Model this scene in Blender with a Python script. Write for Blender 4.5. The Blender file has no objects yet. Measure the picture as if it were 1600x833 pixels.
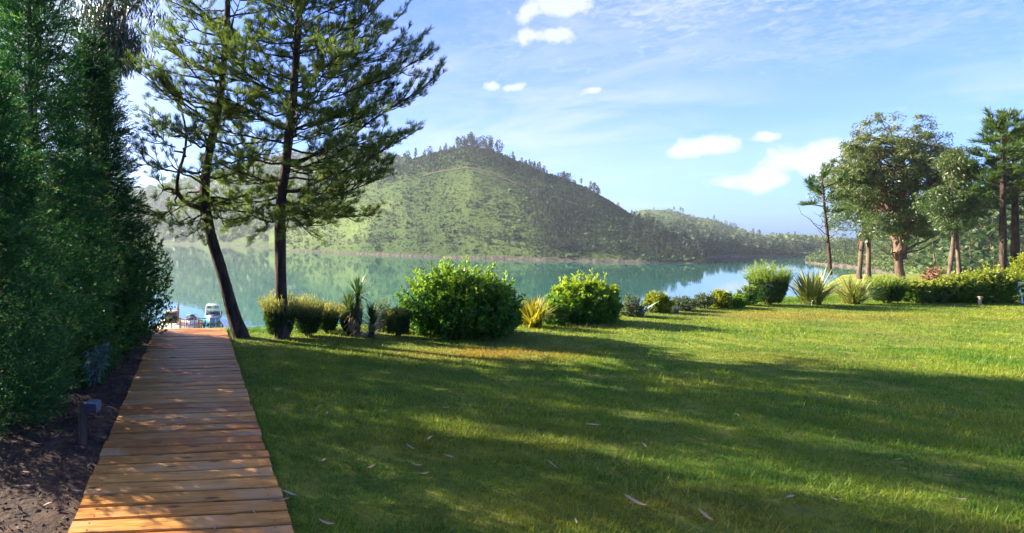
import bpy, math, random
import numpy as np
from mathutils import Vector

R = math.radians
rng = np.random.default_rng(7)
random.seed(7)
scene = bpy.context.scene
COL = scene.collection

# ------------------------------------------------------------------ camera, light, exposure
FPX, CX, HY, EYE = 900.0, 400.0, 368.0, 1.6        # focal length in px, axis column, horizon row, eye height
cam_d = bpy.data.cameras.new('camera')
cam_d.sensor_width = 36.0
cam_d.lens = FPX / 1600.0 * 36.0
cam_d.shift_x = (800.0 - CX) / 1600.0
cam_d.shift_y = (HY - 416.5) / 1600.0
cam_d.clip_start = 0.05
cam_d.clip_end = 6000.0
cam = bpy.data.objects.new('camera', cam_d)
COL.objects.link(cam)
cam.location = (0, 0, EYE)
cam.rotation_euler = (R(90), 0, 0)
scene.camera = cam

SUN_AZ, SUN_EL = -60.0, 24.0                        # azimuth from +Y, positive towards +X
sun_vec = Vector((math.sin(R(SUN_AZ)) * math.cos(R(SUN_EL)), math.cos(R(SUN_AZ)) * math.cos(R(SUN_EL)), math.sin(R(SUN_EL))))
sun_d = bpy.data.lights.new('sun', 'SUN')
sun_d.energy = 5.0
sun_d.angle = R(0.6)
sun_d.color = (1.0, 0.90, 0.74)
sun = bpy.data.objects.new('sun', sun_d)
COL.objects.link(sun)
sun.rotation_euler = sun_vec.to_track_quat('Z', 'Y').to_euler()
sun.location = (-60, 40, 60)

scene.view_settings.view_transform = 'Standard'
scene.view_settings.look = 'None'
scene.view_settings.exposure = 2.4
scene.view_settings.gamma = 1.0
scene.view_settings.use_curve_mapping = False
cy = scene.cycles
cy.max_bounces = 8
cy.diffuse_bounces = 3
cy.glossy_bounces = 3
cy.transmission_bounces = 4
cy.transparent_max_bounces = 6
cy.volume_bounces = 0
cy.use_denoising = True
cy.sample_clamp_indirect = 6.0
cy.use_adaptive_sampling = True
cy.adaptive_threshold = 0.015

SKY_STRENGTH = 0.068
HAZE = 0.00017                                      # haze density per metre
world = bpy.data.worlds.new('World')
scene.world = world
world.use_nodes = True


class NT:
    """tiny node-tree helper"""
    def __init__(self, tree):
        self.t = tree
        tree.nodes.clear()

    def n(self, kind, **kw):
        nd = self.t.nodes.new(kind)
        for k, v in kw.items():
            if k.startswith('i_'):
                nd.inputs[k[2:].replace('_', ' ')].default_value = v
            else:
                setattr(nd, k, v)
        return nd

    def l(self, a, b):
        self.t.links.new(a, b)

    def val(self, x, inp):
        if isinstance(x, (int, float)):
            inp.default_value = x
        else:
            self.l(x, inp)

    def math(self, op, a, b=0.0, c=0.0, clamp=False):
        nd = self.t.nodes.new('ShaderNodeMath')
        nd.operation = op
        nd.use_clamp = clamp
        self.val(a, nd.inputs[0]); self.val(b, nd.inputs[1]); self.val(c, nd.inputs[2])
        return nd.outputs[0]

    def mix(self, fac, a, b, blend='MIX'):
        nd = self.t.nodes.new('ShaderNodeMix')
        nd.data_type = 'RGBA'
        nd.blend_type = blend
        self.val(fac, nd.inputs[0])
        for x, inp in ((a, nd.inputs[6]), (b, nd.inputs[7])):
            if isinstance(x, tuple):
                inp.default_value = x if len(x) == 4 else x + (1,)
            else:
                self.l(x, inp)
        return nd.outputs[2]

    def noise(self, vec, scale, detail=3.0, rough=0.55, dist=0.0):
        nd = self.t.nodes.new('ShaderNodeTexNoise')
        nd.inputs['Scale'].default_value = scale
        nd.inputs['Detail'].default_value = detail
        nd.inputs['Roughness'].default_value = rough
        nd.inputs['Distortion'].default_value = dist
        if vec is not None:
            self.l(vec, nd.inputs['Vector'])
        return nd.outputs[0]

    def ramp(self, fac, lo, hi):
        nd = self.t.nodes.new('ShaderNodeMapRange')
        nd.interpolation_type = 'SMOOTHSTEP'
        self.val(fac, nd.inputs['Value'])
        nd.inputs['From Min'].default_value = lo
        nd.inputs['From Max'].default_value = hi
        return nd.outputs[0]


def px_dir(px, py):
    v = Vector(((px - CX) / FPX, 1.0, (HY - py) / FPX))
    return v.normalized()


def build_world():
    t = NT(world.node_tree)
    out = t.n('ShaderNodeOutputWorld')
    bg = t.n('ShaderNodeBackground')
    bg.inputs['Strength'].default_value = SKY_STRENGTH
    sky = t.n('ShaderNodeTexSky')
    sky.sky_type = 'NISHITA'
    sky.sun_disc = False
    sky.sun_elevation = R(SUN_EL)
    sky.sun_rotation = R(SUN_AZ) % (2 * math.pi)
    sky.altitude = 100
    sky.air_density = 1.0
    sky.dust_density = 1.0
    sky.ozone_density = 3.5
    geo = t.n('ShaderNodeTexCoord')
    d = geo.outputs['Generated']
    sep = t.n('ShaderNodeSeparateXYZ')
    t.l(d, sep.inputs[0])
    z = t.math('MAXIMUM', sep.outputs[2], 0.02)
    # cloud layer plane: project the direction on a plane overhead
    comb = t.n('ShaderNodeCombineXYZ')
    zz = t.math('ADD', z, 0.06)
    t.l(t.math('DIVIDE', sep.outputs[0], zz), comb.inputs[0])
    t.l(t.math('DIVIDE', sep.outputs[1], zz), comb.inputs[1])
    layer = comb.outputs[0]
    # thin veils everywhere
    mp = t.n('ShaderNodeMapping')
    mp.inputs['Scale'].default_value = (0.8, 1.0, 1.0)
    mp.inputs['Rotation'].default_value = (0, 0, R(25))
    t.l(layer, mp.inputs[0])
    veil_n = t.noise(mp.outputs[0], 0.9, 6.0, 0.6, 0.6)
    veil = t.math('MULTIPLY', t.ramp(veil_n, 0.50, 0.80), 0.42)
    # rippled high sheet
    rip = t.math('ADD', t.math('MULTIPLY', t.noise(layer, 17.0, 4.0, 0.7, 0.8), .55), t.math('MULTIPLY', t.noise(layer, 2.2, 4.0, 0.6, 0.5), .45))
    big = t.noise(layer, 0.7, 3.0, 0.5, 0.4)

    def blob(px, py, sx, sy):
        c = px_dir(px, py)
        right = Vector((c.y, -c.x, 0)).normalized()
        up = right.cross(c)
        a = t.n('ShaderNodeVectorMath', operation='DOT_PRODUCT'); t.l(d, a.inputs[0]); a.inputs[1].default_value = right
        b = t.n('ShaderNodeVectorMath', operation='DOT_PRODUCT'); t.l(d, b.inputs[0]); b.inputs[1].default_value = up
        f = t.n('ShaderNodeVectorMath', operation='DOT_PRODUCT'); t.l(d, f.inputs[0]); f.inputs[1].default_value = c
        u = t.math('DIVIDE', a.outputs['Value'], sx)
        v = t.math('DIVIDE', b.outputs['Value'], sy)
        r2 = t.math('ADD', t.math('MULTIPLY', u, u), t.math('MULTIPLY', v, v))
        g = t.math('POWER', 2.718, t.math('MULTIPLY', r2, -1.0))
        return t.math('MULTIPLY', g, t.math('GREATER_THAN', f.outputs['Value'], 0.0))

    fine = t.noise(d, 26.0, 5.0, 0.6, 0.2)
    fl = t.n('ShaderNodeMapping'); fl.inputs['Scale'].default_value = (1.0, 1.0, 4.5); fl.inputs['Rotation'].default_value = (0, R(4), 0)
    t.l(d, fl.inputs[0])
    soft = t.noise(fl.outputs[0], 4.5, 6.0, 0.62, 0.5)
    heap = t.noise(d, 11.0, 3.0, 0.5, 0.4)
    dens = veil
    # cirrus sheet, long streak and the small cumulus heaps
    for (px, py, sx, sy, lo, hi, amp, tex) in (
            (1180, 0, .40, .085, .36, .72, .8, rip), (900, 30, .22, .10, .35, .75, .62, soft),
            (840, 190, .24, .075, .30, .72, .72, soft), (640, 130, .16, .09, .30, .7, .5, soft),
            (980, 95, .2, .06, .35, .75, .5, soft)):
        g = t.math('MULTIPLY', blob(px, py, sx, sy), t.math('MULTIPLY', t.ramp(tex, lo, hi), amp))
        dens = t.math('MAXIMUM', dens, g)
    for (px, py, sx, sy) in ((1092, 229, .030, .013), (1195, 281, .042, .014), (1265, 252, .036, .024), (1130, 288, .03, .010),
                             (865, 8, .04, .017), (800, 138, .016, .007), (770, 135, .012, .008), (930, 140, .012, .005),
                             (1200, 213, .016, .006), (850, 55, .03, .012)):
        g = t.math('ADD', blob(px, py, sx * 1.5, sy * 1.5), t.math('ADD', t.math('MULTIPLY', t.math('SUBTRACT', fine, 0.5), 1.9), t.math('MULTIPLY', t.math('SUBTRACT', heap, 0.5), 2.2)))
        g = t.math('MULTIPLY', t.ramp(g, .42, .98), 0.9)
        dens = t.math('MAXIMUM', dens, g)
    sdv = t.n('ShaderNodeVectorMath', operation='DOT_PRODUCT'); t.l(d, sdv.inputs[0]); sdv.inputs[1].default_value = sun_vec
    dens = t.math('MAXIMUM', dens, t.math('MULTIPLY', t.ramp(sdv.outputs['Value'], .48, .92), t.math('ADD', .45, t.math('MULTIPLY', soft, .6))))
    hz = t.ramp(sep.outputs[2], 0.0, 0.03)
    dens = t.math('MULTIPLY', dens, hz, clamp=True)
    # clouds are brighter towards the sun
    sd = t.n('ShaderNodeVectorMath', operation='DOT_PRODUCT'); t.l(d, sd.inputs[0]); sd.inputs[1].default_value = sun_vec
    glow = t.math('POWER', t.math('MAXIMUM', sd.outputs['Value'], 0.0), 4.0)
    cl = t.mix(glow, (2.6, 2.75, 3.15), (7.6, 7.4, 7.2))
    tint = t.mix(1.0, sky.outputs[0], (0.31, 0.51, 1.06), 'MULTIPLY')
    col = t.mix(dens, tint, cl)
    t.l(col, bg.inputs['Color'])
    t.l(bg.outputs[0], out.inputs['Surface'])


build_world()

# ------------------------------------------------------------------ materials
MATS = {}


def new_mat(name):
    m = bpy.data.materials.new(name)
    m.use_nodes = True
    MATS[name] = m
    return m, NT(m.node_tree)


def leaf_mat(name, dark, light, alt=None, trans=0.35, rough=0.5, scale=1.5, tone=None, spec=0.3):
    """foliage: per-leaf random attribute 'rnd' and designed tone attribute 'tone'"""
    m, t = new_mat(name)
    out = t.n('ShaderNodeOutputMaterial')
    a = t.n('ShaderNodeAttribute', attribute_name='rnd')
    b = t.n('ShaderNodeAttribute', attribute_name='tone')
    geo = t.n('ShaderNodeNewGeometry')
    nz = t.noise(geo.outputs['Position'], scale, 3.0)
    f = t.math('ADD', t.math('MULTIPLY', a.outputs['Fac'], 0.65), t.math('MULTIPLY', t.math('SUBTRACT', nz, 0.5), 1.1), clamp=True)
    col = t.mix(f, dark, light)
    if alt is not None:
        col = t.mix(t.math('GREATER_THAN', a.outputs['Fac'], 0.93), col, alt)
    if tone is not None:
        col = t.mix(b.outputs['Fac'], col, tone)
    bs = t.n('ShaderNodeBsdfPrincipled')
    t.l(col, bs.inputs['Base Color'])
    bs.inputs['Roughness'].default_value = rough
    bs.inputs['Specular IOR Level'].default_value = spec
    tr = t.n('ShaderNodeBsdfTranslucent')
    warm = t.mix(0.5, col, (1.0, 0.95, 0.25), 'MULTIPLY')
    t.l(t.mix(1.0, warm, (1.7, 1.7, 1.5), 'MULTIPLY'), tr.inputs['Color'])
    mx = t.n('ShaderNodeMixShader')
    mx.inputs[0].default_value = trans
    t.l(bs.outputs[0], mx.inputs[1]); t.l(tr.outputs[0], mx.inputs[2])
    t.l(mx.outputs[0], out.inputs['Surface'])
    return m


def noise_mat(name, c1, c2, scale=6.0, rough=0.8, bump=0.3, bdist=0.02, stretch=(1, 1, 1), detail=5.0, spec=0.3, metal=0.0, c3=None):
    m, t = new_mat(name)
    out = t.n('ShaderNodeOutputMaterial')
    tc = t.n('ShaderNodeTexCoord')
    mp = t.n('ShaderNodeMapping')
    mp.inputs['Scale'].default_value = stretch
    t.l(tc.outputs['Object'], mp.inputs[0])
    nz = t.noise(mp.outputs[0], scale, detail, 0.62)
    col = t.mix(t.ramp(nz, 0.3, 0.7), c1, c2)
    if c3 is not None:
        n2 = t.noise(mp.outputs[0], scale * 0.31, 3.0)
        col = t.mix(t.ramp(n2, 0.52, 0.68), col, c3)
    bs = t.n('ShaderNodeBsdfPrincipled')
    t.l(col, bs.inputs['Base Color'])
    bs.inputs['Roughness'].default_value = rough
    bs.inputs['Specular IOR Level'].default_value = spec
    bs.inputs['Metallic'].default_value = metal
    if bump:
        bp = t.n('ShaderNodeBump')
        bp.inputs['Strength'].default_value = bump
        bp.inputs['Distance'].default_value = bdist
        t.l(nz, bp.inputs['Height'])
        t.l(bp.outputs[0], bs.inputs['Normal'])
    t.l(bs.outputs[0], out.inputs['Surface'])
    return m


leaf_mat('pine_needles', (.044, .092, .022), (.165, .205, .046), (.24, .19, .05), .48, .55, 2.0)
leaf_mat('far_pine_needles', (.030, .070, .015), (.110, .165, .030), None, .3, .55, .8)
leaf_mat('cypress_leaves', (.010, .066, .026), (.055, .165, .050), (.13, .21, .05), .34, .65, 2.2, tone=(.20, .28, .05), spec=.12)
leaf_mat('dark_cypress_leaves', (.008, .044, .020), (.036, .105, .038), None, .3, .65, 2.2, tone=(.13, .20, .045), spec=.12)
leaf_mat('privet_leaves', (.018, .075, .012), (.070, .190, .025), (.16, .22, .03), .38, .4, 3.0)
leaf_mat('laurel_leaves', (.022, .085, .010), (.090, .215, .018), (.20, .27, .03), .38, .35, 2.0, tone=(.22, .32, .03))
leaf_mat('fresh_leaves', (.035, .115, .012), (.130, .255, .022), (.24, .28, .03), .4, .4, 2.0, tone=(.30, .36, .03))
leaf_mat('golden_leaves', (.10, .150, .012), (.300, .300, .022), (.36, .24, .03), .4, .45, 2.0, tone=(.42, .40, .03))
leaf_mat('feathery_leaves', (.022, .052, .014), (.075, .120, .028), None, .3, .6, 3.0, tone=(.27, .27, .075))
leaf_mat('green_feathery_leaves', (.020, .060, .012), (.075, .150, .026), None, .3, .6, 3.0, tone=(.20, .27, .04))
leaf_mat('grey_leaves', (.055, .080, .035), (.150, .180, .085), (.2, .2, .1), .3, .6, 3.0)
leaf_mat('hedge_leaves', (.030, .085, .012), (.130, .215, .025), (.20, .14, .05), .38, .4, 1.2, tone=(.26, .28, .03))
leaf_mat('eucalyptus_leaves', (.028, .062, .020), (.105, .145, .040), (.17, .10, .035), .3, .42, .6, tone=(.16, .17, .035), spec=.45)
leaf_mat('hanging_eucalyptus_leaves', (.020, .045, .030), (.060, .095, .055), (.22, .07, .02), .3, .35, 1.2, spec=.5)
leaf_mat('blue_sapling_leaves', (.06, .13, .12), (.13, .22, .20), None, .3, .5, 2.0)
leaf_mat('flax_blades', (.060, .095, .020), (.210, .235, .060), (.30, .26, .08), .3, .4, 1.5, tone=(.36, .34, .10))
leaf_mat('golden_flax_blades', (.14, .150, .015), (.400, .340, .035), (.30, .14, .03), .35, .4, 1.5, tone=(.5, .42, .05))
leaf_mat('yucca_blades', (.020, .065, .018), (.080, .150, .035), (.2, .18, .06), .2, .4, 2.0, tone=(.20, .15, .08))
leaf_mat('agave_blades', (.17, .24, .20), (.30, .37, .30), None, .12, .5, 2.0)
leaf_mat('wood_leaves', (.014, .042, .009), (.068, .110, .018), (.20, .13, .06), .3, .5, .15, tone=(.15, .19, .04))
leaf_mat('hill_scrub', (.008, .030, .010), (.040, .075, .019), None, .25, .7, .02, tone=(.125, .165, .040))
leaf_mat('hill_tree_leaves', (.006, .018, .009), (.021, .040, .016), None, .22, .7, .03)
leaf_mat('grass_blades', (.026, .130, .012), (.320, .345, .024), (.42, .34, .07), .44, .5, .9, tone=(.32, .17, .035))
noise_mat('pine_bark', (.010, .007, .006), (.075, .048, .034), 13, .95, 1.0, .05, (1, 1, .3))
noise_mat('pale_bark', (.055, .032, .022), (.20, .125, .085), 5, .95, 1.0, .06, (1, 1, .2), c3=(.12, .055, .036))
noise_mat('thin_bark', (.05, .035, .025), (.17, .115, .08), 8, .95, .5, .02, (1, 1, .3))
noise_mat('stem_wood', (.05, .035, .02), (.12, .09, .05), 10, .9, .3)
noise_mat('soil', (.018, .009, .005), (.075, .038, .020), 9, .95, .8, .04, detail=8, c3=(.10, .052, .028))
noise_mat('litter', (.030, .018, .011), (.14, .085, .05), 30, .9, .2)
noise_mat('dry_leaf', (.25, .14, .08), (.44, .30, .20), 25, .65, .2, .003)
noise_mat('weathered_post', (.018, .013, .010), (.075, .052, .036), 14, .9, .8, .01, (1, 1, .15))
noise_mat('lamp_metal', (.08, .10, .125), (.13, .155, .19), 20, .45, .1, .002, metal=.3)
noise_mat('lamp_glass', (.008, .018, .045), (.015, .03, .065), 8, .12, 0, spec=.6)
noise_mat('rail_wood', (.16, .07, .03), (.30, .15, .07), 6, .8, .3)
noise_mat('stake_wood', (.30, .19, .11), (.50, .36, .24), 12, .85, .3, .01)
noise_mat('dock_boards', (.50, .44, .38), (.66, .60, .53), 4, .75, .2)
noise_mat('white_gelcoat', (.76, .76, .76), (.82, .82, .82), 2, .25, 0, spec=.5)
noise_mat('turquoise_gelcoat', (.015, .30, .42), (.025, .36, .48), 2, .25, 0, spec=.5)
noise_mat('navy_vinyl', (.018, .022, .050), (.035, .040, .080), 5, .6, 0)
noise_mat('dark_screen', (.045, .033, .035), (.085, .065, .062), 9, .85, .3)
noise_mat('canvas', (.36, .22, .14), (.50, .33, .22), 6, .9, .2)
noise_mat('white_tube', (.72, .70, .66), (.80, .78, .74), 8, .4, 0)
noise_mat('black_metal', (.012, .012, .013), (.03, .03, .03), 8, .5, 0)
noise_mat('smoked_glass', (.012, .015, .020), (.02, .025, .03), 3, .08, 0, spec=.6)
noise_mat('dead_leaves', (.12, .05, .03), (.30, .15, .09), 8, .9, 0)


def plank_material():
    m, t = new_mat('stained_plank')
    out = t.n('ShaderNodeOutputMaterial')
    tc = t.n('ShaderNodeTexCoord')
    info = t.n('ShaderNodeObjectInfo')
    off = t.n('ShaderNodeVectorMath', operation='SCALE')
    cb = t.n('ShaderNodeCombineXYZ')
    for k in range(3):
        t.l(info.outputs['Random'], cb.inputs[k])
    t.l(cb.outputs[0], off.inputs[0]); off.inputs['Scale'].default_value = 37.0
    add = t.n('ShaderNodeVectorMath', operation='ADD')
    t.l(tc.outputs['Object'], add.inputs[0]); t.l(off.outputs[0], add.inputs[1])
    mp = t.n('ShaderNodeMapping'); mp.inputs['Scale'].default_value = (1.6, 22, 22)
    t.l(add.outputs[0], mp.inputs[0])
    grain = t.noise(mp.outputs[0], 2.2, 6, .65, 1.2)
    mp2 = t.n('ShaderNodeMapping'); mp2.inputs['Scale'].default_value = (3.2, 9, 9)
    t.l(add.outputs[0], mp2.inputs[0])
    vor = t.n('ShaderNodeTexVoronoi'); vor.inputs['Scale'].default_value = 1.0
    t.l(mp2.outputs[0], vor.inputs['Vector'])
    knot = t.math('SUBTRACT', 1.0, t.ramp(vor.outputs['Distance'], .07, .22))
    blot = t.noise(add.outputs[0], 2.5, 3)
    base = t.mix(info.outputs['Random'], (.40, .150, .028), (.62, .300, .070))
    base = t.mix(t.ramp(grain, .34, .70), t.mix(1.0, base, (.52, .47, .42), 'MULTIPLY'), base)
    base = t.mix(t.math('MULTIPLY', t.ramp(blot, .45, .75), .65), base, (.44, .28, .14))
    base = t.mix(t.math('MULTIPLY', knot, .85), base, (.05, .022, .012))
    bs = t.n('ShaderNodeBsdfPrincipled')
    t.l(base, bs.inputs['Base Color'])
    t.l(t.math('ADD', .42, t.math('MULTIPLY', grain, .28)), bs.inputs['Roughness'])
    bs.inputs['Specular IOR Level'].default_value = .2
    bp = t.n('ShaderNodeBump'); bp.inputs['Strength'].default_value = .35; bp.inputs['Distance'].default_value = .006
    t.l(t.math('ADD', grain, t.math('MULTIPLY', knot, .6)), bp.inputs['Height'])
    t.l(bp.outputs[0], bs.inputs['Normal'])
    t.l(bs.outputs[0], out.inputs['Surface'])


plank_material()


def ground_material():
    m, t = new_mat('lawn_ground')
    out = t.n('ShaderNodeOutputMaterial')
    geo = t.n('ShaderNodeNewGeometry')
    p = geo.outputs['Position']
    n1 = t.noise(p, 1.3, 6, .65)
    n2 = t.noise(p, 14, 5, .7)
    n3 = t.noise(p, .35, 3)
    g = t.mix(t.ramp(n1, .3, .7), (.070, .105, .015), (.220, .225, .032))
    g = t.mix(t.ramp(n2, .55, .75), g, (.060, .040, .018))
    g = t.mix(t.math('MULTIPLY', t.ramp(n3, .55, .75), .5), g, (.17, .125, .04))
    bs = t.n('ShaderNodeBsdfPrincipled')
    t.l(g, bs.inputs['Base Color'])
    bs.inputs['Roughness'].default_value = .95
    bs.inputs['Specular IOR Level'].default_value = .1
    bp = t.n('ShaderNodeBump'); bp.inputs['Strength'].default_value = .8; bp.inputs['Distance'].default_value = .04
    t.l(n2, bp.inputs['Height']); t.l(bp.outputs[0], bs.inputs['Normal'])
    t.l(bs.outputs[0], out.inputs['Surface'])


ground_material()

WATER_Z = -10.4


def water_material():
    m, t = new_mat('lake_water')
    out = t.n('ShaderNodeOutputMaterial')
    geo = t.n('ShaderNodeNewGeometry')
    p = geo.outputs['Position']
    n = t.noise(p, .55, 3, .5)
    big = t.noise(p, .02, 3, .5)
    bs = t.n('ShaderNodeBsdfPrincipled')
    t.l(t.mix(big, (.004, .078, .060), (.008, .105, .080)), bs.inputs['Base Color'])
    bs.inputs['Roughness'].default_value = .025
    bs.inputs['IOR'].default_value = 1.33
    bp = t.n('ShaderNodeBump'); bp.inputs['Strength'].default_value = .10; bp.inputs['Distance'].default_value = .06
    t.l(n, bp.inputs['Height']); t.l(bp.outputs[0], bs.inputs['Normal'])
    t.l(bs.outputs[0], out.inputs['Surface'])


water_material()


def hill_material(name, dark, light, haze_dir=1.0):
    m, t = new_mat(name)
    out = t.n('ShaderNodeOutputMaterial')
    geo = t.n('ShaderNodeNewGeometry')
    p = geo.outputs['Position']
    sep = t.n('ShaderNodeSeparateXYZ'); t.l(p, sep.inputs[0])
    n1 = t.noise(p, .018, 5, .6)
    n2 = t.noise(p, .35, 5, .7)
    tone = t.n('ShaderNodeAttribute', attribute_name='tone')
    g = t.mix(t.ramp(n1, .35, .65), dark, light)
    g = t.mix(tone.outputs['Fac'], g, (.100, .135, .035))
    g = t.mix(t.math('MULTIPLY', t.ramp(n2, .5, .7), .55), g, (.020, .040, .012))
    # bare rock strip left by the changing water level
    zz = t.math('ADD', sep.outputs[2], t.math('MULTIPLY', t.noise(p, .09, 4, .6), -2.6))
    rock = t.math('SUBTRACT', 1.0, t.ramp(zz, WATER_Z - .6, WATER_Z + .3))
    rn = t.noise(p, .55, 6, .75)
    rc = t.mix(t.ramp(rn, .35, .65), (.036, .028, .024), (.115, .090, .074))
    g = t.mix(rock, g, rc)
    bs = t.n('ShaderNodeBsdfPrincipled')
    t.l(g, bs.inputs['Base Color'])
    bs.inputs['Roughness'].default_value = .95
    bs.inputs['Specular IOR Level'].default_value = .05
    bp = t.n('ShaderNodeBump'); bp.inputs['Strength'].default_value = .9; bp.inputs['Distance'].default_value = 1.2
    t.l(n2, bp.inputs['Height']); t.l(bp.outputs[0], bs.inputs['Normal'])
    t.l(bs.outputs[0], out.inputs['Surface'])


hill_material('hill_ground', (.024, .048, .015), (.055, .080, .022))

# ------------------------------------------------------------------ mesh helpers


def mesh_np(name, V, F, mats, parent=None, rnd=None, tone=None, midx=None, smooth=False):
    """V (n,3) world coordinates, F (m,3 or 4) indices -> ONE mesh object (local to its parent)"""
    V = np.asarray(V, dtype=np.float32)
    F = np.asarray(F, dtype=np.int32)
    if parent is not None:
        V = V - np.array(parent['_o'], dtype=np.float32)
    me = bpy.data.meshes.new(name)
    k = F.shape[1]
    me.vertices.add(len(V)); me.vertices.foreach_set('co', V.ravel())
    me.loops.add(F.size); me.loops.foreach_set('vertex_index', F.ravel())
    me.polygons.add(len(F)); me.polygons.foreach_set('loop_start', np.arange(0, F.size, k, dtype=np.int32))
    if midx is not None:
        me.polygons.foreach_set('material_index', np.asarray(midx, dtype=np.int32))
    if smooth:
        me.polygons.foreach_set('use_smooth', np.ones(len(F), dtype=bool))
    for nm, arr in (('rnd', rnd), ('tone', tone)):
        if arr is not None:
            at = me.attributes.new(nm, 'FLOAT', 'FACE')
            at.data.foreach_set('value', np.asarray(arr, dtype=np.float32))
    me.update(calc_edges=True)
    for mm in ([mats] if isinstance(mats, str) else mats):
        me.materials.append(MATS[mm])
    o = bpy.data.objects.new(name, me)
    COL.objects.link(o)
    if parent is not None:
        o.parent = parent
    return o


def thing(name, label, cat, loc, group=None):
    o = bpy.data.objects.new(name, None)
    o.empty_display_size = 0.2
    COL.objects.link(o)
    o.location = loc
    o['_o'] = [float(c) for c in loc]
    tag(o, label, cat, group)
    return o


def tag(o, label=None, cat=None, group=None, kind=None):
    if label: o['label'] = label
    if cat: o['category'] = cat
    if group: o['group'] = group
    if kind: o['kind'] = kind
    return o


def unit(a):
    return a / np.maximum(np.linalg.norm(a, axis=-1, keepdims=True), 1e-9)


def rand_dirs(n):
    return unit(rng.normal(size=(n, 3)))


def leaves(P, D, L, W, mid=0.45, droop=None, side=None):
    """rhombic leaves: base P, direction D, length L, width W -> V, F (quads)"""
    n = len(P)
    D = unit(D)
    L = np.broadcast_to(np.asarray(L, float), (n,))[:, None]
    W = np.broadcast_to(np.asarray(W, float), (n,))[:, None]
    S = unit(np.cross(D, rand_dirs(n))) if side is None else unit(side)
    N = np.cross(D, S)
    M = P + D * L * mid + N * L * 0.06
    V = np.stack([P, M + S * W * .5, P + D * L, M - S * W * .5], axis=1).reshape(-1, 3)
    F = np.arange(4 * n).reshape(n, 4)
    return V, F


class Acc:
    """collects pieces of one mesh"""
    def __init__(self):
        self.V, self.F, self.r, self.t, self.m, self.n = [], [], [], [], [], 0

    def add(self, V, F, rnd=None, tone=0.0, m=0):
        V = np.asarray(V, float); F = np.asarray(F, int)
        self.V.append(V); self.F.append(F + self.n); self.n += len(V)
        self.r.append(rng.random(len(F)) if rnd is None else np.broadcast_to(rnd, (len(F),)))
        self.t.append(np.broadcast_to(np.asarray(tone, float), (len(F),)))
        self.m.append(np.full(len(F), m))

    def obj(self, name, mats, parent=None, smooth=False):
        return mesh_np(name, np.concatenate(self.V), np.concatenate(self.F), mats, parent,
                       np.concatenate(self.r), np.concatenate(self.t), np.concatenate(self.m), smooth)


def tube(pts, radii, sides=8, rough=0.0, cap=True):
    """tapered tube of quads along a polyline"""
    pts = np.asarray(pts, float); n = len(pts)
    radii = np.broadcast_to(np.asarray(radii, float), (n,))
    tan = unit(np.gradient(pts, axis=0))
    ref = np.array([0.31, 0.95, 0.05]) if abs(tan[0] @ np.array([0.31, .95, .05])) < .9 else np.array([1., 0, 0])
    A = unit(np.cross(tan, ref)); B = np.cross(tan, A)
    ang = np.linspace(0, 2 * np.pi, sides, endpoint=False)
    ring = A[:, None] * np.cos(ang)[None, :, None] + B[:, None] * np.sin(ang)[None, :, None]
    rr = radii[:, None, None] * (1 + rough * rng.normal(size=(n, sides, 1)))
    V = (pts[:, None] + ring * rr).reshape(-1, 3)
    F = []
    for i in range(n - 1):
        for j in range(sides):
            k = (j + 1) % sides
            F.append((i * sides + j, i * sides + k, (i + 1) * sides + k, (i + 1) * sides + j))
    if cap:
        for base in (0, (n - 1) * sides):
            for j in range(1, sides - 2, 2):
                F.append((base, base + j, base + j + 1, base + min(j + 2, sides - 1)))
    return V, np.array(F)


def curve(a, b, sag=0.0, n=6, wob=0.0):
    a = np.asarray(a, float); b = np.asarray(b, float)
    t = np.linspace(0, 1, n)[:, None]
    p = a + (b - a) * t
    p[:, 2] += (sag * 4 * t * (1 - t))[:, 0]
    if wob:
        p[1:-1] += rng.normal(size=(n - 2, 3)) * wob
    return p


def spline(ctrl, n=16):
    c = np.asarray(ctrl, float)
    t = np.linspace(0, len(c) - 1, n)
    out = []
    for x in t:
        i = min(int(x), len(c) - 2); f = x - i
        p0 = c[max(i - 1, 0)]; p1 = c[i]; p2 = c[i + 1]; p3 = c[min(i + 2, len(c) - 1)]
        out.append(.5 * (2 * p1 + (p2 - p0) * f + (2 * p0 - 5 * p1 + 4 * p2 - p3) * f * f + (3 * p1 - p0 - 3 * p2 + p3) * f ** 3))
    return np.array(out)


def box(x0, x1, y0, y1, z0, z1):
    V = np.array([(x, y, z) for z in (z0, z1) for y in (y0, y1) for x in (x0, x1)], float)
    F = np.array([(0, 2, 3, 1), (4, 5, 7, 6), (0, 1, 5, 4), (2, 6, 7, 3), (0, 4, 6, 2), (1, 3, 7, 5)])
    return V, F


def bevel_box(name, dims, mat, parent, loc=(0, 0, 0), bev=0.006, rot=None):
    import bmesh
    bm = bmesh.new()
    bmesh.ops.create_cube(bm, size=1.0)
    bmesh.ops.scale(bm, vec=dims, verts=bm.verts)
    bmesh.ops.bevel(bm, geom=bm.edges[:], offset=bev, segments=1, affect='EDGES')
    me = bpy.data.meshes.new(name)
    bm.to_mesh(me); bm.free()
    me.materials.append(MATS[mat])
    o = bpy.data.objects.new(name, me)
    COL.objects.link(o)
    o.parent = parent
    o.location = loc
    if rot: o.rotation_euler = rot
    return o


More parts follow.
